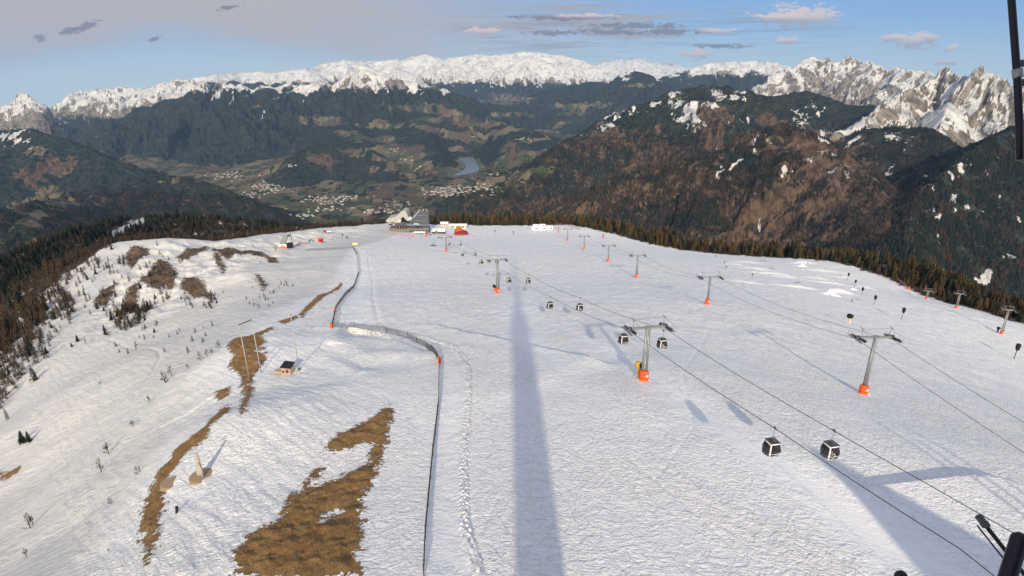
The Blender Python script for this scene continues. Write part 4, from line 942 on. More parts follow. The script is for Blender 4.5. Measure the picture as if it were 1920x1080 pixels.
# ------------------------------------------------------------------ towers
def sheaves(m, cx_, cz_, L=4.6, tilt=0., n=8, mw=None):
    """a beam with a row of wheels under it, along local y"""
    rot = Matrix.Rotation(tilt, 3, 'X')
    m.box((cx_, 0, cz_), (.16, L, .22), rot)
    m.box((cx_ + .18, 0, cz_ - .05), (.06, L * .96, .3), rot)
    for k in range(n):
        y_ = -L / 2 + L * (k + .5) / n; p_ = rot @ Vector((0, y_, -.24))
        mw.tube([(cx_ - .09, p_.y, cz_ + p_.z), (cx_ + .09, p_.y, cz_ + p_.z)], .19, 10)
    m.box((cx_, 0, cz_ + .22), (.5, .5, .3))
def tower(base, h, rz, gauge, lab, gname, big=True, twin=True, pad=2.2, extra=None):
    z0 = base[2]; root = empty('lift_tower', (base[0], base[1], z0 - .3), rz, label=lab, category='lift tower', group=gname)
    h += .3; g2_ = gauge / 2
    m = MB()
    if twin:
        for s_ in (-1, 1): m.tube([(s_ * .42, 0, 0), (s_ * .26, 0, h)], .24, 14, r2=.17)
        for z_ in np.arange(pad + 1, h - .5, 2.4): m.tube([(-.4, 0, z_), (.4, 0, z_)], .06, 6)
    else: m.tube([(0, 0, 0), (0, 0, h)], .46, 16, r2=.27)
    m.build('pole', STEEL, root, smooth=True)
    m = MB()
    for s_ in (-.2, .2): m.tube([(s_ + .1, -.55, pad), (s_ + .1, -.42, h - .2)], .025, 5)
    for z_ in np.arange(pad + .3, h - .3, .45): m.tube([(-.1, -.5, z_), (.3, -.5, z_)], .018, 4)
    m.build('ladder', STEEL, root)
    m = MB(); m.box((0, 0, h), (gauge + .6, .42, .42)); m.box((0, 0, h + .02), (.9, .9, .34))
    arm = m.build('crossarm', STEEL, root, bevel=.03)
    for s_ in (-1, 1):
        m = MB(); mw = MB(); sheaves(m, s_ * g2_, h - .02, 4.8 if big else 3.4, -.13, 8 if big else 6, mw)
        q = m.build('sheave_assembly', STEELD, root); mw.build('wheels', BLACK, q)
        m = MB(); x_ = s_ * (g2_ + .55)
        m.box((x_, 0, h - .28), (.5, 4.2, .05)); 
        for yy_ in (-2, -.7, .7, 2): m.tube([(x_ + s_ * .24, yy_, h - .26), (x_ + s_ * .24, yy_, h + .75)], .025, 5)
        m.tube([(x_ + s_ * .24, -2, h + .75), (x_ + s_ * .24, 2, h + .75)], .025, 5)
        m.build('work_platform', STEEL, root)
    m = MB(); zt = h + 1.75
    for s_ in (-1, 1):
        m.tube([(s_ * g2_ * .78, 0, h + .1), (s_ * g2_ * .88, 0, zt)], .06, 6); m.tube([(s_ * g2_ * .88, -.7, zt + .1), (s_ * g2_ * .88, .7, zt + .1)], .06, 6)
        m.tube([(s_ * g2_ * .45, 0, h + .2), (s_ * g2_ * .88, 0, zt)], .04, 5)
    m.tube([(-g2_ * .9, 0, zt), (g2_ * .9, 0, zt)], .055, 6); m.build('lifting_frame', STEEL, root)
    m = MB(); m.lathe([(.74, 0.1), (.86, .3), (.84, pad - .2), (.76, pad)], 12, sx=1.0, sy=.9); pd = m.build('base_padding', ORANGE, root, smooth=False)
    m = MB(); m.lathe([(.90, pad * .45), (.90, pad * .45 + .07)], 12, sx=1., sy=.9); m.lathe([(.88, pad * .8), (.88, pad * .8 + .06)], 12, sx=1., sy=.9); m.build('strap', DRED, pd)
    m = MB(); m.box((.22, -.77, pad * .66), (.36, .03, .42)); m.build('number_plate', WHITE, pd)
    m = MB(); m.lathe([(1.5, -.4), (1.35, .28), (1.0, .34)], 12); m.build('footing_snow', SNOWM, root, smooth=True)
    return root
TA = [((1207,712),(1207,607),'nearest gondola lift tower with orange padded base beside a yellow snow cannon'),((933,549),(930,484),'second gondola tower, twin poles, at the head of the long tower shadow'),((837,472),(835,443),'third gondola tower in front of the mountain restaurants'),((799,446),(797,425),'farthest small gondola tower beside the white canopy')]
TTOP = []
for (b_, t_, lab) in TA:
    pb = on_line(b_[0], b_[1], A_C); pt = on_line(t_[0], t_[1], A_C); z_ = gz(pb.x, pb.y)
    hgt = pt.z - z_; tower((pb.x, pb.y, z_), hgt, YAW, 6.63, lab, 'orange footed towers of the gondola lift'); TTOP.append((pb.y, pt.z - .45, pt.z))
    print('tower A', [round(q, 1) for q in pb], 'ground', round(z_, 1), 'h', round(hgt, 1))
BB = -.0346; B_C = 72.8
TB = [((1618,738),(1632,626),'large right hand lift tower with thick pole and bright orange base'),((1326,570),(1328,516),'second tower of the right lift, in front of the snow park'),((1193,521),(1193,475),'third tower of the right lift, twin poles and orange foot'),((1140,491),(1140,458),'fourth tower of the right lift counted from the camera'),((1095,469),(1095,441),'fifth tower of the right lift counted from the camera'),((1064,451),(1064,428),'sixth tower of the right lift, near the pale blocks'),((1047,437),(1047,421),'farthest tower of the right lift, next to the pale stacked blocks')]
BT = []
for i, (b_, t_, lab) in enumerate(TB):
    pb = on_line(b_[0], b_[1], B_C, BB); pt = on_line(t_[0], t_[1], B_C, BB); z_ = gz(pb.x, pb.y); hgt = pt.z - z_
    tower((pb.x, pb.y, z_), hgt, -math.atan(BB) * 1, 6.6, lab, 'towers of the right hand lift line', twin=i in (2,)); BT.append((pb.y, pt.z - .45)); print('tower B', [round(q, 1) for q in pb], round(z_, 1), round(hgt, 1))
TC = [((1878,626),45,'nearest of the small towers at the right edge of the piste'),((1793,578),27,'middle small tower at the forest edge on the right'),((1737,561),15,'farthest small tower on the right with a red foot')]
for (b_, hp2, lab) in TC:
    pb = G(*b_); D_ = project(*pb)[2]; tower(tuple(pb), hp2 * D_ / F / .93, R(-25), 3.8, lab, 'small lift towers along the right forest edge', big=False, twin=True, pad=1.8)
# cables
CAB = plain('steel_rope', (.035, .035, .038), .6, .3)
def cable(pts, lab, r_=.038):
    m = MB(); out = []
    for a, b in zip(pts[:-1], pts[1:]):
        for k in range(6):
            t_ = k / 6; q = a.lerp(b, t_); q.z -= (a - b).length ** 2 * .00022 * 4 * t_ * (1 - t_); out.append(q)
    out.append(pts[-1]); m.tube(out, r_, 6); m.build('haul_cable', CAB, smooth=True, label=lab, category='cable', group='steel lift cables')
def lineA(a, grips, near_px):
    pts = [on_line(x_, y_, a) for x_, y_ in near_px] + list(grips)
    pts += [Vector((a + BA * y_, y_, z_)) for y_, z_, _ in TTOP]; pts.sort(key=lambda q: q.y)
    # drop sags that come too close together
    o = [pts[0]]
    for q in pts[1:]:
        if q.y - o[-1].y > 4.5: o.append(q)
    n0 = o[0]; o.insert(0, Vector((a + BA * 6, 6, n0.z + (n0.y - 6) * .02)))
    return o
cable(lineA(A_L, GL, [(1800,1029),(1650,934)]), 'left dark cable carrying the striped gondola cabins')
cable(lineA(A_R, GR, [(1900,999),(1740,908)]), 'right dark cable carrying the flower marked gondola cabins')
for s_, lab, n_ in ((-3.3, 'left cable of the empty right hand lift', [(1900,826)]), (3.3, 'right cable of the empty right hand lift', [(1920,765)])):
    pts = [Vector((B_C + s_ + BB * y_, y_, z_)) for y_, z_ in BT]
    y_ = 70; pts.insert(0, Vector((B_C + s_ + BB * 70, 70, BT[0][1] + .4))); pts.insert(0, Vector((B_C + s_ + BB * 20, 20, BT[0][1] + 4)))
    cable(pts, lab, .035)
# ------------------------------------------------------------------ fence
def resample(P_, step):
    P_ = np.asarray(P_); d = np.concatenate([[0], np.cumsum(np.hypot(*np.diff(P_, axis=0).T))]); n = int(d[-1] / step); t_ = np.linspace(0, d[-1], n + 1)
    return np.stack([np.interp(t_, d, P_[:, 0]), np.interp(t_, d, P_[:, 1])], 1)
NET = plain('dark_net', (.045, .045, .05), .8); ft = empty('safety_fence', (float(FENCE_W[8][0]), float(FENCE_W[8][1]), gz(*FENCE_W[8])), label='dark net safety fence winding down beside the groomed lane', category='fence')
fp = resample(FENCE_W, 1.2); fzz = near(fp[:, 0], fp[:, 1])[0]; org = np.array(ft.location)
m = MB(); FH = 1.55
for i in range(len(fp) - 1):
    a = np.array([fp[i][0], fp[i][1], fzz[i]]) - org; b = np.array([fp[i + 1][0], fp[i + 1][1], fzz[i + 1]]) - org
    dist_ = math.hypot(*fp[i]); w_ = .018 if dist_ < 110 else .028
    for hh_2 in np.linspace(.15, FH, 7): m.tube([a + (0, 0, hh_2), b + (0, 0, hh_2)], w_, 3, caps=False)
    for k in range(3 if dist_ < 200 else 2):
        q = a + (b - a) * k / 3; m.tube([q + (0, 0, .1), q + (0, 0, FH)], w_, 3, caps=False)
m.build('net', NET, ft)
fq = resample(FENCE_W, 6.4)
for i, q in enumerate(fq):
    m = MB(); m.tube([(0, 0, -.4), (0, 0, 1.75)], .05, 6); p_ = m.build('post', DWOOD, ft); p_.location = (q[0] - org[0], q[1] - org[1], gz(*q) - org[2])
for px_, py_ in ((629,584),(622,621),(824,684)):
    q = wpoly([(px_, py_)])[0]; m = MB(); m.lathe([(.30, 0), (.36, .15), (.36, 1.3), (.30, 1.4)], 10); p_ = m.build('corner_pad', ORANGE, ft, smooth=True); p_.location = (q[0] - org[0], q[1] - org[1], gz(*q) - org[2])
# ------------------------------------------------------------------ snow guns
def scale_at(p_): return project(*p_)[2] / F / .93
LG = [((1690,599),22,'tall snow lance with dark head standing alone left of the far right tower'),((1638,572),18,'snow lance with dark head right of the snow ramp'),((1615,554),15,'snow lance with dark head behind the snow ramp'),((1602,538),13,'small snow lance with dark head beyond the ramp'),((1589,525),13,'farthest snow lance of the row by the snow park'),((1901,673),29,'snow lance with big dark head at the right edge of the photo')]
for (b_, hp2, lab) in LG:
    p_ = G(*b_); h_ = hp2 * scale_at(p_); k = h_ / 4.5
    r_ = empty('snow_lance', tuple(p_), 0, label=lab, category='snow gun', group='snow lances along the right of the piste')
    m = MB(); m.tube([(0, 0, -.3), (.12 * k, 0, 2.6 * k)], .10 * k, 8, r2=.08 * k); m.build('pole', DWOOD, r_)
    m = MB(); m.lathe([(.12, 2.4), (.42, 2.75), (.55, 3.4), (.58, 4.1), (.45, 4.45), (.15, 4.5)], 10, c=(.15, 0, 0)); m.v = [(a * k, b * k, c * k) for a, b, c in m.v]; m.build('head', BLACK, r_, smooth=True)
def fan_gun(b_, hp2, lab, legm, bodym, cat='snow gun'):
    p_ = G(*b_); h_ = hp2 * scale_at(p_); k = h_ / 3.4
    r_ = empty('snow_cannon', tuple(p_), R(20), label=lab, category=cat)
    m = MB()
    for a in (0, 2.1, 4.2): m.tube([(0, 0, .9 * k), (.8 * k * math.cos(a), .8 * k * math.sin(a), -.1)], .09 * k, 6)
    m.box((0, 0, 1.2 * k), (.5 * k, .5 * k, 1.1 * k)); m.build('stand', legm, r_)
    m = MB(); rot = Matrix.Rotation(R(75), 3, 'X'); L0 = len(m.v); m.lathe([(.62, -.6), (.7, -.5), (.66, .2), (.5, .55), (.52, .7)], 16); m.v = [tuple(rot @ Vector(q) * k + Vector((0, 0, 2.5 * k))) for q in m.v]; bd = m.build('barrel', bodym, r_, smooth=True)
    m = MB(); m.lathe([(.5, .66), (.5, .72)], 16); m.v = [tuple(rot @ Vector(q) * k + Vector((0, 0, 2.5 * k))) for q in m.v]; m.build('fan', BLACK, bd)
    m = MB(); m.box((.45 * k, .1 * k, 1.9 * k), (.5 * k, .5 * k, .7 * k)); m.build('motor_box', BLACK, r_, bevel=.04 * k); return r_
fan_gun((1197,708), 33, 'yellow snow cannon standing against the nearest gondola tower', YEL, YEL)
fan_gun((1591,608), 21, 'dark boxy snow cannon on a pale stand behind the large right tower', CREAM, BLACK)
fan_gun((927,547), 14, 'small snow cannon at the foot of the second gondola tower', ORANGE, BLACK)
fan_gun((1870,624), 12, 'small dark snow cannon next to the tower at the right forest edge', BLACK, BLACK)
# ------------------------------------------------------------------ left slope: poles, hut, monument
pl_, pr_ = G(467, 708), G(473, 699)
hgt = 100 * scale_at(pl_); r_ = empty('pole_frame', tuple(pl_), 0, label='tall goalpost like frame of two thin poles over the brown rocks', category='pole frame')
o_ = Vector(pr_) - Vector(pl_)
o_ = Vector((1.6, 2.6, 0)); o_.z = gz(pl_[0] + 1.6, pl_[1] + 2.6) - pl_[2]
for d_ in (Vector((0, 0, 0)), o_):
    m = MB(); m.tube([d_ + Vector((0, 0, -.3)), Vector((d_.x - .3, d_.y, hgt))], .11, 8, r2=.09); m.build('pole', POLE, r_, smooth=True)
m = MB(); m.tube([(-.3, -.1, hgt), (o_.x - .3, o_.y + .1, hgt + .02)], .11, 8); m.build('crossbar', STEELD, r_)
pm = G(561, 694); hm_ = 103 * scale_at(pm); r_ = empty('mast', tuple(pm), 0, label='single tall thin grey mast beside the small wooden hut', category='mast')
m = MB(); m.tube([(0, 0, -.3), (-.25, 0, hm_)], .13, 8, r2=.09); m.build('pole', POLE, r_, smooth=True)
m = MB(); m.box((0, 0, .3), (.7, .7, .5), None, .6); m.build('foot', STEELD, r_, bevel=.05); m = MB(); m.lathe([(.1, 0), (.14, .1), (.05, .3)], 8, c=(-.25, 0, hm_)); m.build('cap', DRED, r_)
ph = G(541, 700); r_ = empty('small_hut', tuple(ph), R(-12), label='small plywood hut with dark roof half buried in snow', category='hut')
m = MB(); m.box((0, 0, .8), (2.2, 1.8, 1.9)); m.build('wall', PLY, r_, bevel=.03)
m = MB(); m.add([(-1.25, -1.05, 1.72), (1.25, -1.05, 1.72), (1.25, 1.05, 2.35), (-1.25, 1.05, 2.35), (-1.25, -1.05, 1.84), (1.25, -1.05, 1.84), (1.25, 1.05, 2.47), (-1.25, 1.05, 2.47)], [(0, 1, 2, 3), (4, 5, 6, 7), (0, 1, 5, 4), (1, 2, 6, 5), (2, 3, 7, 6), (3, 0, 4, 7)]); m.build('roof', BLACK, r_)
m = MB(); m.box((.35, -.92, .95), (.6, .05, .8)); m.build('hatch', DRED, r_); m = MB(); m.box((-.6, -.915, .8), (.5, .04, .5)); m.build('panel', STEELD, r_)
m = MB(); m.box((-2.1, .1, .25), (2.2, 1.5, .5), Matrix.Rotation(R(4), 3, 'Y')); q = m.build('timber_deck', PLY, label='low plywood deck beside the small hut', category='deck', bevel=.04); q.location = tuple(ph); q.rotation_euler = (0, 0, R(-12))
ps = G(380, 893); r_ = empty('monument', tuple(ps), 0, label='pale pointed stone monument standing on a round tan base', category='monument')
m = MB(); m.lathe([(1.75, -.5), (1.74, .10), (1.62, .16), (.5, .2)], 28); m.build('base', TAN, r_)
k = 47 * scale_at(ps)
m = MB(); m.lathe([(.52, .3), (.48, .8), (.38, 1.5), (.30, 2.2), (.34, 2.6), (.26, 2.8), (.16, 2.95), (.27, 3.1), (.29, 3.3), (.16, k)], 12, c=(-.25, 0, 0), sy=.8); st = m.build('figure', STONE, r_, smooth=True)
m = MB(); m.tube([(-.1, -.3, 2.4), (.25, -.45, 1.5), (.3, -.5, .35)], .13, 8, r2=.17); m.build('side_pillar', STONE, r_, smooth=True)
p2_ = G(322, 905); m = MB(); m.lathe([(1.5, -.6), (1.47, .06), (1.35, .12)], 24); q = m.build('round_plinth', TAN, label='empty round tan plinth half covered by brown turf', category='plinth'); q.location = tuple(p2_)
p3_ = G(331, 962); m = MB(); m.tube([(0, 0, -.1), (.15, .1, .75)], .16, 8, r2=.2); m.lathe([(.1, .7), (.22, .75), (.2, .9)], 8, c=(.12, .08, 0)); q = m.build('marker_post', BLACK, label='short dark post leaning in the snow near the bottom left', category='post'); q.location = tuple(p3_)
# boulders along the brown band
BO = [(455,650,7,'upper'),(490,655,9,0),(470,668,8,0),(482,680,9,0),(458,690,7,0),(445,675,6,0),(498,662,6,0),(466,712,6,0),(448,700,5,0)]
for i, (px_, py_, s_, _) in enumerate(BO):
    p_ = G(px_, py_); r0 = s_ * scale_at(p_) * .6; m = MB(); V = []; n = 9; q = rnd.random
    m.lathe([(.3, -.5), (.9 + .2 * q(), -.2), (1., .15), (.75, .5), (.3, .72)], n, sx=1.2)
    m.v = [(a * r0 * rnd.uniform(.8, 1.2), b * r0 * rnd.uniform(.8, 1.2), c * r0 * rnd.uniform(.8, 1.15)) for a, b, c in m.v]
    o = m.build('boulder', plain('rock%d' % i, (.20, .14, .11), .9, var=.35, scale=2) if i == 0 else bpy.data.materials['rock0'], label='reddish brown boulder in the stony band below the pole frame', category='boulder', group='boulders in the stony band'); o.location = tuple(p_)
# ------------------------------------------------------------------ snow park
def ramp_obj(px_, py_, w_, L, h_, lab, rz=0.):
    p_ = G(px_, py_); m = MB(); hw = w_ / 2; st_ = 10
    V = []; Fc = []
    for i in range(st_ + 1):
        t_ = i / st_; z_ = h_ * t_ ** 1.7
        V += [(-hw * (1.9 - t_ * .8), L * t_, -1.2), (-hw, L * t_, z_), (hw, L * t_, z_), (hw * (1.9 - t_ * .8), L * t_, -1.2)]
    for i in range(st_):
        for k in range(3): Fc.append((i * 4 + k, i * 4 + k + 1, i * 4 + 5 + k, i * 4 + 4 + k))
    Fc += [(0, 1, 2, 3), tuple(st_ * 4 + q for q in (3, 2, 1, 0))]
    V = [(-hw * 1.35, -.6, -.8), (0, .6, h_), (hw * 1.35, -.6, -.8), (-hw * .4, .1, h_ * .62), (hw * .4, .1, h_ * .62), (-hw * 1.5, L + 3, -1.5), (0, L, h_ * .25), (hw * 1.5, L + 3, -1.5)]
    Fc = [(0, 3, 1, 4, 2), (0, 5, 6, 1, 3), (2, 4, 1, 6, 7), (5, 7, 6), (0, 2, 7, 5)]
    m.add(V, Fc); return m.build('snow_ramp', SNOWM, label=lab, category='snow ramp', smooth=False), p_
for a in ((1555,553,9,7,2.6,'bright triangular snow kicker in the snow park beside the snow lances',R(180)),(1504,500,7,6,2.2,'white snow mound with a dark spot at the back of the snow park',R(180)),(1600,544,6,5,1.3,'small white snow kicker just left of the second lance',R(160))):
    o, p_ = ramp_obj(a[0], a[1], *a[2:6])
    o.location = (p_[0], p_[1] , p_[2] - .1); o.rotation_euler = (0, 0, 0)
def rail(px_, py_, w_, h_, lab, mat=STEELD, rz=0):
    p_ = G(px_, py_); r_ = empty('park_rail', tuple(p_), rz, label=lab, category='rail', group='metal rails in the snow park')
    m = MB(); m.tube([(-w_ / 2, 0, h_), (w_ / 2, 0, h_ * .9)], .14, 8); m.build('bar', mat, r_)
    for s_ in (-1, 1): m = MB(); m.tube([(s_ * w_ * .4, 0, -.2), (s_ * w_ * .4, 0, h_)], .1, 6); m.build('leg', mat, r_)
rail(1430,491,5.5,1.3,'low framed rail at the top left of the snow park'); rail(1493,531,4.,.6,'short flat rail in the middle of the snow park'); rail(1447,504,3.6,.5,'thin rail beneath the framed rail of the snow park'); rail(1597,567,2.2,1.6,'small rail at the right end of the bright kicker',rz=1.2)
rail(1556,555,1.6,1.2,'tiny rail in front of the bright kicker', rz=1.3)
def marker(px_, py_, hp2, lab, mat=BLACK, grp='marker posts on the snow', wd=.09, head=True):
    p_ = G(px_, py_); h_ = hp2 * scale_at(p_); m = MB(); m.tube([(0, 0, -.2), (0, 0, h_)], wd, 6)
    if head: m.box((0, 0, h_ * .85), (h_ * .32, .12, h_ * .3))
    o = m.build('marker_post', mat, label=lab, category='post', group=grp); o.location = tuple(p_)
marker(1341,484,5,'dark post at the top left corner of the snow park'); marker(1358,496,6,'upper of two dark posts left of the snow park'); marker(1361,506,7,'lower of two dark posts left of the snow park')
marker(1410,521,8,'dark and white marker at the lower left of the snow park'); marker(1514,497,5,'dark marker on the white mound of the snow park')
marker(928,440,8,'thin post standing alone on the far piste', STEELD); marker(963,442,8,'thin post where the far piste shadow begins', STEELD); marker(643,447,8,'left of the two thin posts near the yellow sign'); marker(651,452,8,'right of the two thin posts near the yellow sign')
marker(1660,512,5,'grey post beside the forest hut', STEELD); marker(1131,446,7,'red marker at the start of the tall trees', RED, wd=.5); marker(1704,543,5,'orange marker at the forest edge on the right', ORANGE, wd=.6)
# ------------------------------------------------------------------ nets on the skyline
def net_line(pts, h_, mat, lab, name='safety_net', nposts=10):
    W_ = resample(wpoly(pts), 1.5); z_ = near(W_[:, 0], W_[:, 1])[0]; o_ = np.array([W_[0][0], W_[0][1], z_[0]]); r_ = empty(name, tuple(o_), 0, label=lab, category='net fence')
    m = MB()
    for i in range(len(W_) - 1):
        a = np.array([W_[i][0], W_[i][1], z_[i]]) - o_; b = np.array([W_[i + 1][0], W_[i + 1][1], z_[i + 1]]) - o_
        for q in np.linspace(.1, h_, 6): m.tube([a + (0, 0, q), b + (0, 0, q)], .06, 3, caps=False)
    m.build('net', mat, r_)
    for q in resample(W_, max(3, len(W_) * 1.5 / nposts)):
        m = MB(); m.tube([(0, 0, -.3), (0, 0, h_ + .1)], .06, 5); p_ = m.build('post', mat, r_); p_.location = (q[0] - o_[0], q[1] - o_[1], gz(*q) - o_[2])
net_line([(1030,421),(1052,421),(1072,426),(1088,432)], 2.6, DRED, 'dark red net along the skyline beyond the pale blocks')
PINK = plain('faded_red_net', (.62, .25, .24), .8)
net_line([(733,440),(752,441),(774,444)], 1.6, PINK, 'faded red net in front of the restaurant on the left'); net_line([(838,443),(860,443),(881,441)], 1.6, PINK, 'faded red net below the orange and red canopy')
net_line([(576,428),(584,427),(592,427)], 1.2, RED, 'short red net on the skyline above the small arch'); net_line([(1668,513),(1685,527),(1700,541)], 1.6, PINK, 'faded red net at the forest edge beside the forest hut')
net_line([(545,462),(560,458),(575,459)], 1.0, PINK, 'short faded net beside the small lift station')
# ------------------------------------------------------------------ buildings at the far end of the piste
def up(px_, py_, p0):
    """point above or beside a ground point, at the same depth"""
    D_ = project(*p0)[2]; return Vector(P(px_, py_, D_))
b0 = G(765, 436); r_ = empty('mountain_restaurant', tuple(b0), 0, label='mountain restaurant with curved snowy roof and dark slate wing', category='restaurant')
def loc(px_, py_, dy=0.): v_ = up(px_, py_, b0) - Vector(b0); v_.y += dy; return v_
m = MB(); a, c = loc(729, 436), loc(803, 436); m.box(((a.x + c.x) / 2, 9, 1.2), (c.x - a.x, 13, 5.2)); m.build('wall', plain('grey_brown_wall', (.20, .17, .15), .8, var=.3, scale=.5), r_)
m = MB(); top = [(724,413),(729,408),(741,406),(747,402),(753,396),(757,393),(761,393),(764,396),(766,404),(767,414),(764,413),(757,404),(750,412),(742,415),(728,417)]
pts = [loc(*q) for q in top]; m.poly([(p_.x, 1.2, p_.z) for p_ in pts], (0, 17, 0)); m.build('curved_roof', plain('grey_membrane', (.42, .40, .38), .7, scale=.3), r_)
m = MB(); pts = [(766,419),(770,409),(776,398),(803,397),(804,406),(804,420)]; A_ = [loc(*q) for q in pts]
m.add([(A_[0].x, .4, A_[0].z), (A_[5].x, .4, A_[5].z - .4), (A_[3].x, 12, A_[3].z), (A_[2].x, 12, A_[2].z), (A_[0].x, 14, A_[0].z), (A_[5].x, 14, A_[5].z - .4)], [(0, 1, 2, 3), (0, 3, 4), (1, 5, 2), (3, 2, 5, 4), (0, 4, 5, 1)]); m.build('slate_roof', SLATE, r_)
a, c = loc(741, 429), loc(762, 417)
for k in range(4):
    x0 = a.x + (c.x - a.x) * k / 4; m = MB(); m.box((x0 + 1.3, 2.35, (a.z + c.z) / 2 - .2), (2.4, .3, c.z - a.z)); w_ = m.build('window', GLASS, r_); m = MB(); m.box((x0 + 1.3, 2.17, (a.z + c.z) / 2 - .2), (.12, .1, c.z - a.z)); m.build('mullion', WHITE, w_)
m = MB(); a = loc(757, 404); m.lathe([(2.6, 0), (3.2, 1.5), (2.6, 3.0), (.8, 3.8)], 14, c=(loc(769, 407).x, 3, loc(769, 412).z), sy=1.2); m.build('rounded_dormer', plain('grey_panel', (.5, .52, .54), .5), r_, smooth=True)
m = MB(); a = loc(728, 421); m.box((a.x + 2.6, 2.3, a.z), (4, .3, 1.4)); m.build('window', GLASS, r_)
a_, c_ = loc(766, 426), loc(801, 431)
for k in range(6): m = MB(); m.box((a_.x + 2 + (c_.x - a_.x - 3) * k / 5, 2.4, .9), (2.0, .3, 1.7)); w_ = m.build('window', GLASS, r_); m = MB(); m.box((a_.x + 2 + (c_.x - a_.x - 3) * k / 5, 2.2, -.05), (2.3, .3, .15)); m.build('sill', WHITE, w_)
m = MB(); q0, q1 = loc(729, 433), loc(770, 433)
for k in range(14): x_ = q0.x + (q1.x - q0.x) * k / 13; m.tube([(x_, -2, -1.5), (x_, -2, 1.0)], .12, 5)
m.tube([(q0.x, -2, 1.0), (q1.x, -2, 1.0)], .12, 5); m.build('terrace_railing', DWOOD, r_)
for px2, px3, yy2 in ((771, 800, 414), (779, 798, 405)):
    a_, c_ = loc(px2, yy2), loc(px3, yy2); f_ = .75 if yy2 == 414 else .35; m = MB(); m.box(((a_.x + c_.x) / 2, 1.2 + (1 - f_) * 10, a_.z + .25), (c_.x - a_.x, .8, .25)); m.build('snow_guard', STEEL, r_)
for x_ in (loc(792, 397).x, loc(799, 397).x): m = MB(); m.box((x_, 12.5, loc(792, 396).z), (1.0, 1.0, 2.4)); m.build('chimney', CONC, r_)
m = MB(); m.tube([loc(773, 411, 1), loc(787, 394, 1)], .22, 6); m.build('stay', WHITE, r_); m = MB(); p_ = loc(781, 421); m.box((p_.x, -1.5, p_.z), (3.2, .3, 1.9)); q = m.build('sign_board', BLUE, r_); m = MB(); m.box((p_.x + .5, -1.5, p_.z + 1.7), (4.8, 1.5, .9)); m.build('awning', plain('pale_green_awning', (.6, .72, .5), .7), r_)
def small_building(px_, py_, w_, d_, h_, lab, wall, roofm, pitch=1.6, win=True, rz=0, name='alpine_hut', cat='hut', snow=True):
    p_ = G(px_, py_); r_ = empty(name, tuple(p_), rz, label=lab, category=cat)
    m = MB(); m.box((0, d_ / 2, h_ / 2 - .8), (w_, d_, h_ + 1.6)); m.build('wall', wall, r_)
    o = .7; z_ = h_; m = MB(); m.add([(-w_ / 2 - o, -o, z_ - .2), (w_ / 2 + o, -o, z_ - .2), (w_ / 2 + o, d_ / 2, z_ + pitch), (-w_ / 2 - o, d_ / 2, z_ + pitch), (-w_ / 2 - o, d_ + o, z_ - .2), (w_ / 2 + o, d_ + o, z_ - .2)], [(0, 1, 2, 3), (3, 2, 5, 4), (0, 3, 4), (1, 5, 2), (0, 4, 5, 1)]); rf = m.build('roof', roofm, r_)
    if win:
        for k in (-1, 0, 1): m = MB(); m.box((k * w_ * .3, -.04, h_ * .5), (w_ * .16, .12, h_ * .42)); m.build('window', GLASS, r_)
    return r_
small_building(822,438,13,9,2.2,'low hut with wide white snowy roof right of the canopy',DWOOD,SNOWM,2.2)
small_building(858,428,20,8,3.0,'long pale hut with snowy roof behind the orange and red canopy',CREAM,SNOWM,1.5,name='alpine_hut')
small_building(833,424,8,6,3.0,'small cream cottage behind the low white roofed hut',CREAM,SNOWM,1.6)
small_building(1668,513,9,7,4.2,'dark timber hut with pale gable among the trees on the right',DWOOD,SLATE,2.0)
small_building(745,418,7,5,2,'small snowy shed at the left end of the restaurant',CREAM,SNOWM,1.2)
p_ = G(787, 441); r_ = empty('lift_canopy', tuple(p_), 0, label='long white topped canopy with dark underside in front of the restaurant', category='canopy')
m = MB(); m.box((0, 2, 2.9), (12.5, 4, .9)); m.build('roof', SNOWM, r_, bevel=.3); m = MB(); m.box((0, 2, 2.3), (12.2, 3.7, .28)); m.build('underside', BLACK, r_)
for k in range(5): m = MB(); m.tube([(-5 + k * 2.5, 1, -.4), (-5 + k * 2.5, 1, 2.2)], .25, 6); m.build('post', WHITE, r_)
for px_ in (775, 798):
    p_ = G(px_, 445); m = MB(); m.lathe([(.7, -.3), (.8, .2), (.75, 1.7), (.6, 1.9)], 10); o = m.build('padded_post', ORANGE, label='red padded post at the %s end of the white topped canopy' % ('left' if px_ == 775 else 'right'), category='post', smooth=True); o.location = tuple(p_)
p_ = G(862, 440); r_ = empty('fabric_canopy', tuple(p_), 0, label='crumpled orange and dark red fabric canopy right of the huts', category='canopy')
m = MB(); m.lathe([(4.5, .2), (5.4, 2.0), (4.8, 4.2), (3.4, 5.6), (2.4, 7.4), (1.0, 8.2)], 9, c=(-1, 3, 0), sy=.7); m.v = [(a * rnd.uniform(.85, 1.15), b, c * rnd.uniform(.9, 1.1)) for a, b, c in m.v]; m.build('upper_fabric', plain('orange_fabric', (.38, .12, .03), .8), r_)
m = MB(); m.lathe([(7.2, -.3), (7.6, 1.2), (5.8, 3.0), (3, 4.1)], 11, c=(1.5, 1.5, 0), sy=.6); m.v = [(a * rnd.uniform(.9, 1.1), b, c * rnd.uniform(.85, 1.15)) for a, b, c in m.v]; m.build('lower_fabric', DRED, r_)
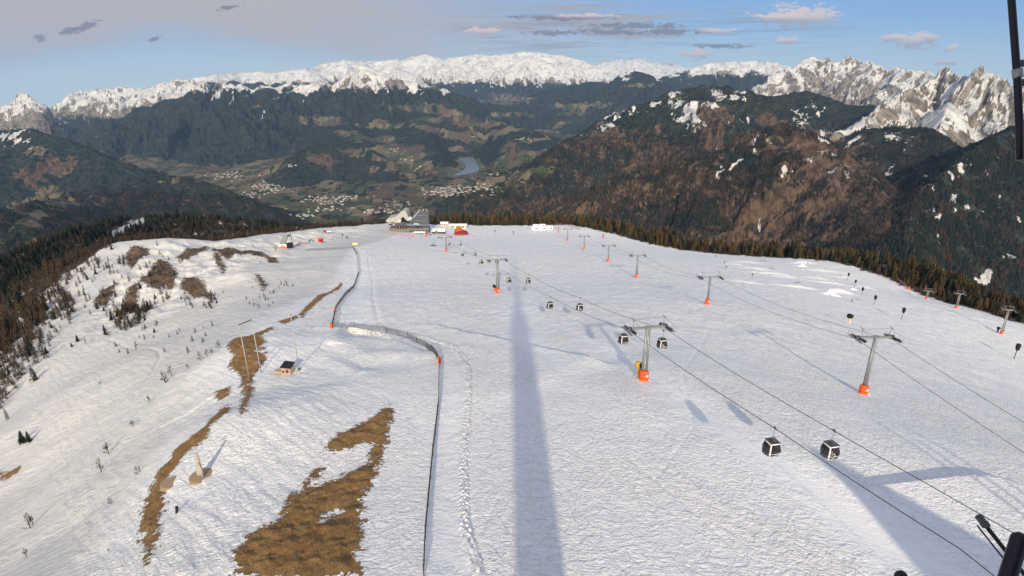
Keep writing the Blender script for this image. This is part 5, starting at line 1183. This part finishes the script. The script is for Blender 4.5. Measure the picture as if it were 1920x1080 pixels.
for i, (x_, z_, w_, h_) in enumerate([(-9, .3, 7.5, 3.0), (-8.2, 3.3, 6.5, 2.6), (0, .3, 8, 3.4), (-.6, 3.8, 7, 2.4), (8, .2, 6.5, 4.2)]):
    p_ = G(1018, 431); nm_ = ['lower left', 'upper left', 'lower middle', 'upper middle', 'single right hand'][i]
    m = MB(); m.box((x_, 2, z_ + h_ / 2 - (.8 if z_ < 1 else 0)), (w_, 4, h_ + (1.6 if z_ < 1 else 0) - .15)); o = m.build('snow_block', SNOWM, label='%s of the pale snow covered blocks on the skyline' % nm_, category='block', group='pale snow covered blocks', bevel=.25); o.location = tuple(p_)
    m = MB(); m.box((x_ + w_ * .2, -.05, z_ + h_ * .45), (w_ * .35, .25, h_ * .35)); m.build('opening', DWOOD, o)
# small lift station left
p_ = G(533, 465); r_ = empty('chairlift_station', tuple(p_), R(-8), label='small lift station with slanted grey roof and orange base', category='lift station')
m = MB(); m.box((-1, 2, 1.2), (6.2, 5, 3.4)); m.build('cabin', WHITE, r_, bevel=.2); m = MB(); m.box((-1.2, -.7, .3), (6.8, .6, 1.2)); m.build('orange_base', ORANGE, r_)
m = MB(); m.add([(-3.4, -.2, 3.2), (.9, -.2, 3.2), (1.6, 5, 8.6), (-1.8, 5, 8.6), (-3.4, 1, 3.0), (.9, 1, 3.0), (1.6, 5.6, 8.4), (-1.8, 5.6, 8.4)], [(0, 1, 2, 3), (4, 5, 6, 7), (0, 1, 5, 4), (1, 2, 6, 5), (2, 3, 7, 6), (3, 0, 4, 7)]); m.build('slanted_roof', plain('grey_sheet', (.24, .26, .27), .5), r_)
m = MB(); m.box((3.6, 2.2, 1.6), (3.2, 4, 3.6)); m.build('machine_house', BLACK, r_); m = MB(); m.tube([(6.3, 1.5, -.4), (5.6, 1.5, 12)], .22, 8); m.build('pole', STEELD, r_)
m = MB(); m.box((0.2, -.5, 1.6), (1.0, .3, 1.0)); m.box((-1.4, -.5, 1.6), (1., .3, 1.)); m.build('window', GLASS, r_); m = MB(); m.box((2.6, 4, 8.6), (1.8, 1.2, 1.3)); m.build('beacon', STEELD, r_)
p_ = G(613, 437); r_ = empty('snow_groomer', tuple(p_), R(6), label='red and white snow groomer parked on the far left of the piste', category='snow groomer')
for s_ in (-1, 1):
    m = MB(); m.box((1.0, s_ * 1.3, .45), (5.2, .8, .9)); m.build('track', BLACK, r_, bevel=.2)
m = MB(); m.box((2.2, 0, 1.5), (5., 2.2, 1.1)); m.build('load_bed', WHITE, r_, bevel=.15); m = MB(); m.box((-2.0, 0, 1.9), (2.4, 2.2, 2.0), None, .8); cb = m.build('cab', RED, r_, bevel=.15); m = MB(); m.box((-2.0, 0, 2.4), (2.3, 2.3, .7), None, .9); m.build('window', GLASS, cb)
m = MB(); m.box((-4.4, 0, .9), (.5, 4.2, 1.3), Matrix.Rotation(.3, 3, 'Y')); m.build('blade', DRED, r_)
p_ = G(584, 455); m = MB(); m.tube([(2.2 * math.cos(a), 0, 2.4 * math.sin(a)) for a in np.linspace(0, math.pi, 13)], .5, 8); o = m.build('entrance_arch', STEELD, label='small dark half round arch on the far left piste', category='arch', smooth=True); o.location = tuple(p_)
p_ = G(601, 454); r_ = empty('ticket_kiosk', tuple(p_), 0, label='small red kiosk right of the dark arch', category='kiosk'); m = MB(); m.box((0, 1, 1.5), (3.6, 2.6, 3.2)); m.build('body', RED, r_, bevel=.1); m = MB(); m.box((0, 1, 3.2), (4.2, 3.2, .3)); m.build('roof', PINK, r_); m = MB(); m.box((.3, -.33, 1.7), (1.6, .1, 1.1)); m.build('window', GLASS, r_)
m = MB(); m.tube([(-1.5, 1, 2.6), (-8, 12, 5.5)], .22, 6); m.build('conveyor_tube', PINK, r_)
p_ = G(663, 463); r_ = empty('yellow_sign', tuple(p_), R(8), label='pale yellow sign board on posts at the top of the fence', category='sign'); m = MB(); m.box((1.2, 0, 2.4), (3.6, .15, 1.6)); m.build('board', PYEL, r_)
for x_ in (-.4, 2.6): m = MB(); m.tube([(x_, .12, -.3), (x_, .12, 2.6)], .12, 6); m.build('post', POLE, r_)
p_ = G(812, 461); r_ = empty('low_sled', tuple(p_), 0, label='low dark sledge with a raised frame on the piste left of the third tower', category='sledge'); m = MB(); m.box((0, 0, .25), (5.2, 1.6, .35)); m.build('base', BLACK, r_); m = MB(); m.box((.2, 0, 1.5), (2.2, 1.2, .15)); [m.tube([(.2 + s_, 0, .3), (.2 + s_ * .8, 0, 1.5)], .1, 6) for s_ in (-1, 1)]; m.build('frame', STEELD, r_)
# ------------------------------------------------------------------ the summit buildings behind and beside the camera
gt = gz(2.6, -5); r_ = empty('summit_tower', (2.9, -5.5, gt), 0, label='tall concrete tower carrying the camera', category='tower')
m = MB(); m.box((0, 0, (3 - gt) / 2 - 1), (4.9, 7, 3 - gt + 2), None, .9); m.build('shaft', CONC, r_, bevel=.1)
m = MB(); m.box((-.3, 0, 5 - gt), (3.0, 4, 4.4)); m.box((.9, 0, 7.6 - gt), (.9, .9, 5.)); m.build('lookout', STEELD, r_)
m = MB(); m.tube([(.2, 0, 6 - gt), (.2, 0, 52 - gt)], .9, 8, r2=.35); m.build('shadow_mast', STEEL, r_)  # unseen mast added to cast the faint shadow line down the piste
m = MB(); m.box((0, 5.2, -2.75 - gt), (5.4, 4., .22)); m.build('deck', STEELD, r_)
m = MB(); m.box((.9, 0, 10.2 - gt), (.6, 7.4, .3)); m.build('roof', SLATE, r_)
for k in range(6): m = MB(); m.box((0, 3.53, -8 - gt - k * 5), (1.6, .1, 1.8)); m.build('window', GLASS, r_)
sx0, sx1 = 41.6, 66.; yb0, yb1 = -16., 9.; zb = gz(52, 0)
r_ = empty('gondola_station', (54, 0, zb), 0, label='large gondola summit station beside the camera tower', category='lift station')
m = MB(); q = [(sx0, -44.), (sx1, -44.), (sx1, -41.), (sx0, -23.2)]
m.poly([(a - 54, yb0, b - zb) for a, b in q], (0, yb1 - yb0, 0)); m.build('hall', CONC, r_)
m = MB(); m.poly([(a - 54, yb0 - .5, b - zb) for a, b in [(sx0 - .3, -22.9), (sx1 + .3, -40.7), (sx1 + .3, -40.3), (sx0 - .3, -22.5)]], (0, yb1 - yb0 + 1, 0)); m.build('roof', SLATE, r_)
m = MB(); m.box((sx0 + 4 - 54, yb1 + .05, -32.5 - zb), (5, .2, 5)); m.build('cable_opening', BLACK, r_)
for x_, t_ in ((60., -21.5), (62., -23.5), (64.5, -22.)):
    m = MB(); m.tube([(x_ - 54, yb1 - .5, -42 - zb), (x_ - 54, yb1 - .5, t_ - zb)], .22, 8); m.build('roof_mast', STEELD, r_)
# ------------------------------------------------------------------ hardware on the camera tower, inside the frame
def Pv(a, b, D): return Vector(P(a, b, D))
r_ = empty('hanging_bar', tuple(Pv(1911, 300, 1.7)), 0, label='thin dark bar hanging into the top right corner of the view', category='bar'); o_ = r_.location.copy()
m = MB(); m.tube([Pv(1888, -160, 1.7) - o_, Pv(1895, -20, 1.7) - o_, Pv(1901, 60, 1.7) - o_, Pv(1907, 140, 1.7) - o_, Pv(1911, 220, 1.7) - o_, Pv(1912, 300, 1.7) - o_], .0095, 12, r2=.0095); br = m.build('bar', DKPUR, r_, smooth=True)
m = MB(); m.tube([Pv(1907, 130, 1.7) - o_, Pv(1909, 146, 1.7) - o_], .013, 12); m.build('clamp', STEEL, r_, smooth=True)
for py_ in (119, 155): m = MB(); m.tube([Pv(1908, py_, 1.72) - o_, Pv(1990, py_ - 2, 1.72) - o_], .0105, 10); m.build('bracket', STEELD, r_, smooth=True)
b_ = Pv(1880, 1110, 2.4); r_ = empty('rail_post', tuple(b_), 0, label='thick dark tube with rounded top in the bottom right corner', category='post')
m = MB(); d_ = (Pv(1912, 1010, 2.4) - b_); m.tube([-d_ * 5.5, d_ * 0, d_, d_ * 1.06, d_ * 1.11], .031, 18); n_ = 18
for k in range(n_): i_ = 4 * n_ + k; c_ = d_ * 1.11; v_ = Vector(m.v[i_]); m.v[i_] = tuple(c_ + (v_ - c_) * .35)
for k in range(n_): i_ = 3 * n_ + k; c_ = d_ * 1.06; v_ = Vector(m.v[i_]); m.v[i_] = tuple(c_ + (v_ - c_) * .85)
m.build('tube', DKPUR, r_, smooth=True)
b_ = Pv(1990, 1165, 3.); r_ = empty('light_arm', tuple(b_), 0, label='slender dark double arm with a small box head at the bottom right', category='arm')
m = MB(); m.tube([Vector((0, 0, 0)), Pv(1840, 975, 3.2) - b_], .011, 10); m.build('arm', BLACK, r_)
m = MB(); m.tube([Pv(1975, 1165, 3.) - b_, Pv(1832, 985, 3.2) - b_], .0045, 8); m.build('stay', BLACK, r_)
hd = Pv(1838, 972, 3.2) - b_; dr = (Pv(1990, 1165, 3.) - Pv(1838, 972, 3.2)).normalized(); m = MB(); rot = dr.to_track_quat('Z', 'Y').to_matrix(); m.box(tuple(hd), (.032, .032, .036), rot); m.box(tuple(hd + dr * .034), (.024, .04, .032), rot); m.build('head', STEELD, r_, bevel=.004)
b_ = Pv(1690, 1081, 2.4); m = MB(); m.lathe([(.004, .024), (.014, .020), (.022, .010), (.025, 0), (.025, -.9)], 16); o = m.build('capped_post', BLACK, smooth=True, label='round dark knob at the bottom edge of the view', category='post'); o.location = tuple(b_)
# ------------------------------------------------------------------ valley towns
def ground_far(px_, py_):
    X_ = []
    px_ = np.asarray(px_, float); py_ = np.asarray(py_, float); a, b, c = ray(px_, py_)
    azv = np.arctan2(a, b); el = c / np.hypot(a, b); ia = np.clip(np.interp(azv, AZI, np.arange(len(AZI))), 0, len(AZI) - 1).astype(int)
    E = Z2 / np.hypot(X2, Y2)
    for i, e in zip(ia, el):
        col_ = np.maximum.accumulate(E[:, i]); k = int(np.argmax(col_ >= e)); X_.append((X2[k, i], Y2[k, i], Z2[k, i]))
    return np.array(X_)
hm = MB(); hm.box((0, 0, .25), (1, 1.25, .7)); hm.k = 1; hm.add([(-.58, -.7, .58), (.58, -.7, .58), (0, -.7, .95), (-.58, .7, .58), (.58, .7, .58), (0, .7, .95)], [(0, 2, 5, 3), (2, 1, 4, 5), (0, 1, 2), (3, 5, 4), (0, 3, 4, 1)])
hs = []
HW = plain('pale_house_wall', (.58, .55, .50), .8, var=.05, scale=.2)
for rf_ in (ROOFR, SLATE, plain('pale_roof', (.45, .40, .36), .8)):
    o = hm.build('valley_house', [HW, rf_]); hs.append(o)
CL = [(432,330,34,7,50,'nearer left town'),(500,352,34,8,75,''),(475,366,20,7,25,''),(612,376,50,9,70,''),(655,370,30,3,25,''),(838,362,46,9,110,''),(905,356,36,4,30,''),(800,322,24,6,18,''),(705,398,45,5,30,''),(560,408,40,5,14,''),(645,392,30,5,12,''),(985,262,20,3,14,''),(955,187,28,3,16,''),(745,385,20,5,16,''),(765,300,20,6,8,''),(740,281,16,3,8,''),(920,372,20,8,6,''),(545,312,15,3,6,''),(930,330,24,8,8,''),(895,260,14,3,6,''),(600,395,60,6,10,''),(855,352,40,3,25,'')]
hx = []
for cx_, cy_, rx, ry, n, _ in CL:
    for k in range(n): hx.append((cx_ + g.randn() * rx * .5, cy_ + g.randn() * ry * .5))
hx = np.array(hx); hxp = ground_far(hx[:, 0], hx[:, 1]); ok = np.hypot(hxp[:, 0], hxp[:, 1]) < 30000; hxp = hxp[ok]
ordr = np.argsort(np.hypot(hxp[:, 0], hxp[:, 1])); used = 0
stV = []; stF = []; stM = []
for n_, i in enumerate(ordr):
    x_, y_, z_ = hxp[i]; x_ += g.randn() * 12; y_ += g.randn() * 25; s_ = g.uniform(13, 24); rz = g.uniform(0, 3.14); hs_ = g.uniform(9, 15); k = int(g.choice(3, p=[.4, .25, .35]))
    if n_ < 290:
        src = hs[k]; o = src if (n_ < 3 and False) else src.copy()
        COL.objects.link(o); o.location = (x_, y_, z_ - 1); o.rotation_euler = (0, 0, rz); o.scale = (s_, s_, hs_)
        o['label'] = 'small pale house with pitched roof in the distant valley towns'; o['category'] = 'house'; o['group'] = 'houses of the valley towns'
    else:
        V = np.array(hm.v) * (s_, s_, hs_); c_, s2 = math.cos(rz), math.sin(rz); V = np.stack([V[:, 0] * c_ - V[:, 1] * s2 + x_, V[:, 0] * s2 + V[:, 1] * c_ + y_, V[:, 2] + z_ - 1], 1); o0 = len(stV)
        stV += [tuple(q) for q in V]; stF += [tuple(o0 + j for j in f) for f in hm.f]; stM += [0 if j == 0 else (1 + k) for j in hm.mi]
for o in hs: bpy.data.objects.remove(o)
if stV:
    me = bpy.data.meshes.new('distant_houses'); me.from_pydata(stV, [], stF)
    for mm_ in (HW, ROOFR, SLATE, bpy.data.materials['pale_roof']): me.materials.append(mm_)
    me.polygons.foreach_set('material_index', stM); link('distant_houses', me, kind='stuff', label='far off houses scattered over the valley', category='houses')

# ------------------------------------------------------------------ skiers by the restaurants
def make_person(jacket, pants):
    me0 = bpy.data.meshes.new('tmp')
    J = [(0,0,.95,.15),(0,0,1.15,.15),(0,0,1.38,.17),(0,0,1.50,.07),(0,.01,1.60,.09),(0,.01,1.72,.10),(-.10,0,.88,.10),(-.12,.02,.50,.075),(-.13,-.02,.10,.06),(-.13,.12,.04,.05),(.10,0,.88,.10),(.13,.05,.50,.075),(.14,0,.10,.06),(.14,.14,.04,.05),(-.20,0,1.42,.07),(-.30,.03,1.15,.055),(-.27,.20,.98,.045),(.20,0,1.42,.07),(.31,.02,1.16,.055),(.28,.18,.96,.045)]
    E = [(0,1),(1,2),(2,3),(3,4),(4,5),(0,6),(6,7),(7,8),(8,9),(0,10),(10,11),(11,12),(12,13),(2,14),(14,15),(15,16),(2,17),(17,18),(18,19)]
    me0.from_pydata([j[:3] for j in J], E, []); ob = bpy.data.objects.new('tmp', me0); COL.objects.link(ob)
    ob.modifiers.new('s', 'SKIN'); ob.modifiers.new('u', 'SUBSURF').levels = 1
    for v_, j in zip(me0.skin_vertices[0].data, J): v_.radius = (j[3], j[3])
    me0.skin_vertices[0].data[0].use_root = True
    dg = bpy.context.evaluated_depsgraph_get(); me = bpy.data.meshes.new_from_object(ob.evaluated_get(dg)); bpy.data.objects.remove(ob)
    me.name = 'person'; me.materials.clear(); me.materials.append(jacket); me.materials.append(pants); me.materials.append(SKIN)
    me.polygons.foreach_set('material_index', [1 if p_.center.z < .92 and abs(p_.center.x) < .24 else (2 if p_.center.z > 1.55 and p_.center.z < 1.68 and p_.center.y > .05 else 0) for p_ in me.polygons]); return me
SKIN = plain('skin', (.45, .27, .19), .6); PANT = plain('dark_trousers', (.03, .03, .04), .7)
for i, (px_, py_, jm, lab) in enumerate([(791,446,BLACK,'skier in dark clothes standing right of the white topped canopy'),(808,442,BLUE,'skier in blue jacket standing left of the low snowy hut'),(846,446,DRED,'skier in dark red jacket standing below the orange canopy'),(768,447,BLACK,'skier in black standing left of the white topped canopy'),(890,444,ORANGE,'skier in orange jacket standing right of the red canopy'),(640,438,BLACK,'skier in black standing on the far left piste near the groomer')]):
    p_ = G(px_, py_); o = link('person', make_person(jm, PANT), label=lab, category='person', group='skiers standing near the restaurants'); o.location = tuple(p_); o.rotation_euler = (0, 0, rnd.uniform(0, 6)); o.scale = (1.05,) * 3
    m = MB(); 
    for s_ in (-.13, .13): m.box((s_, .1, .02), (.09, 1.7, .03))
    q = m.build('skis', BLACK, o)
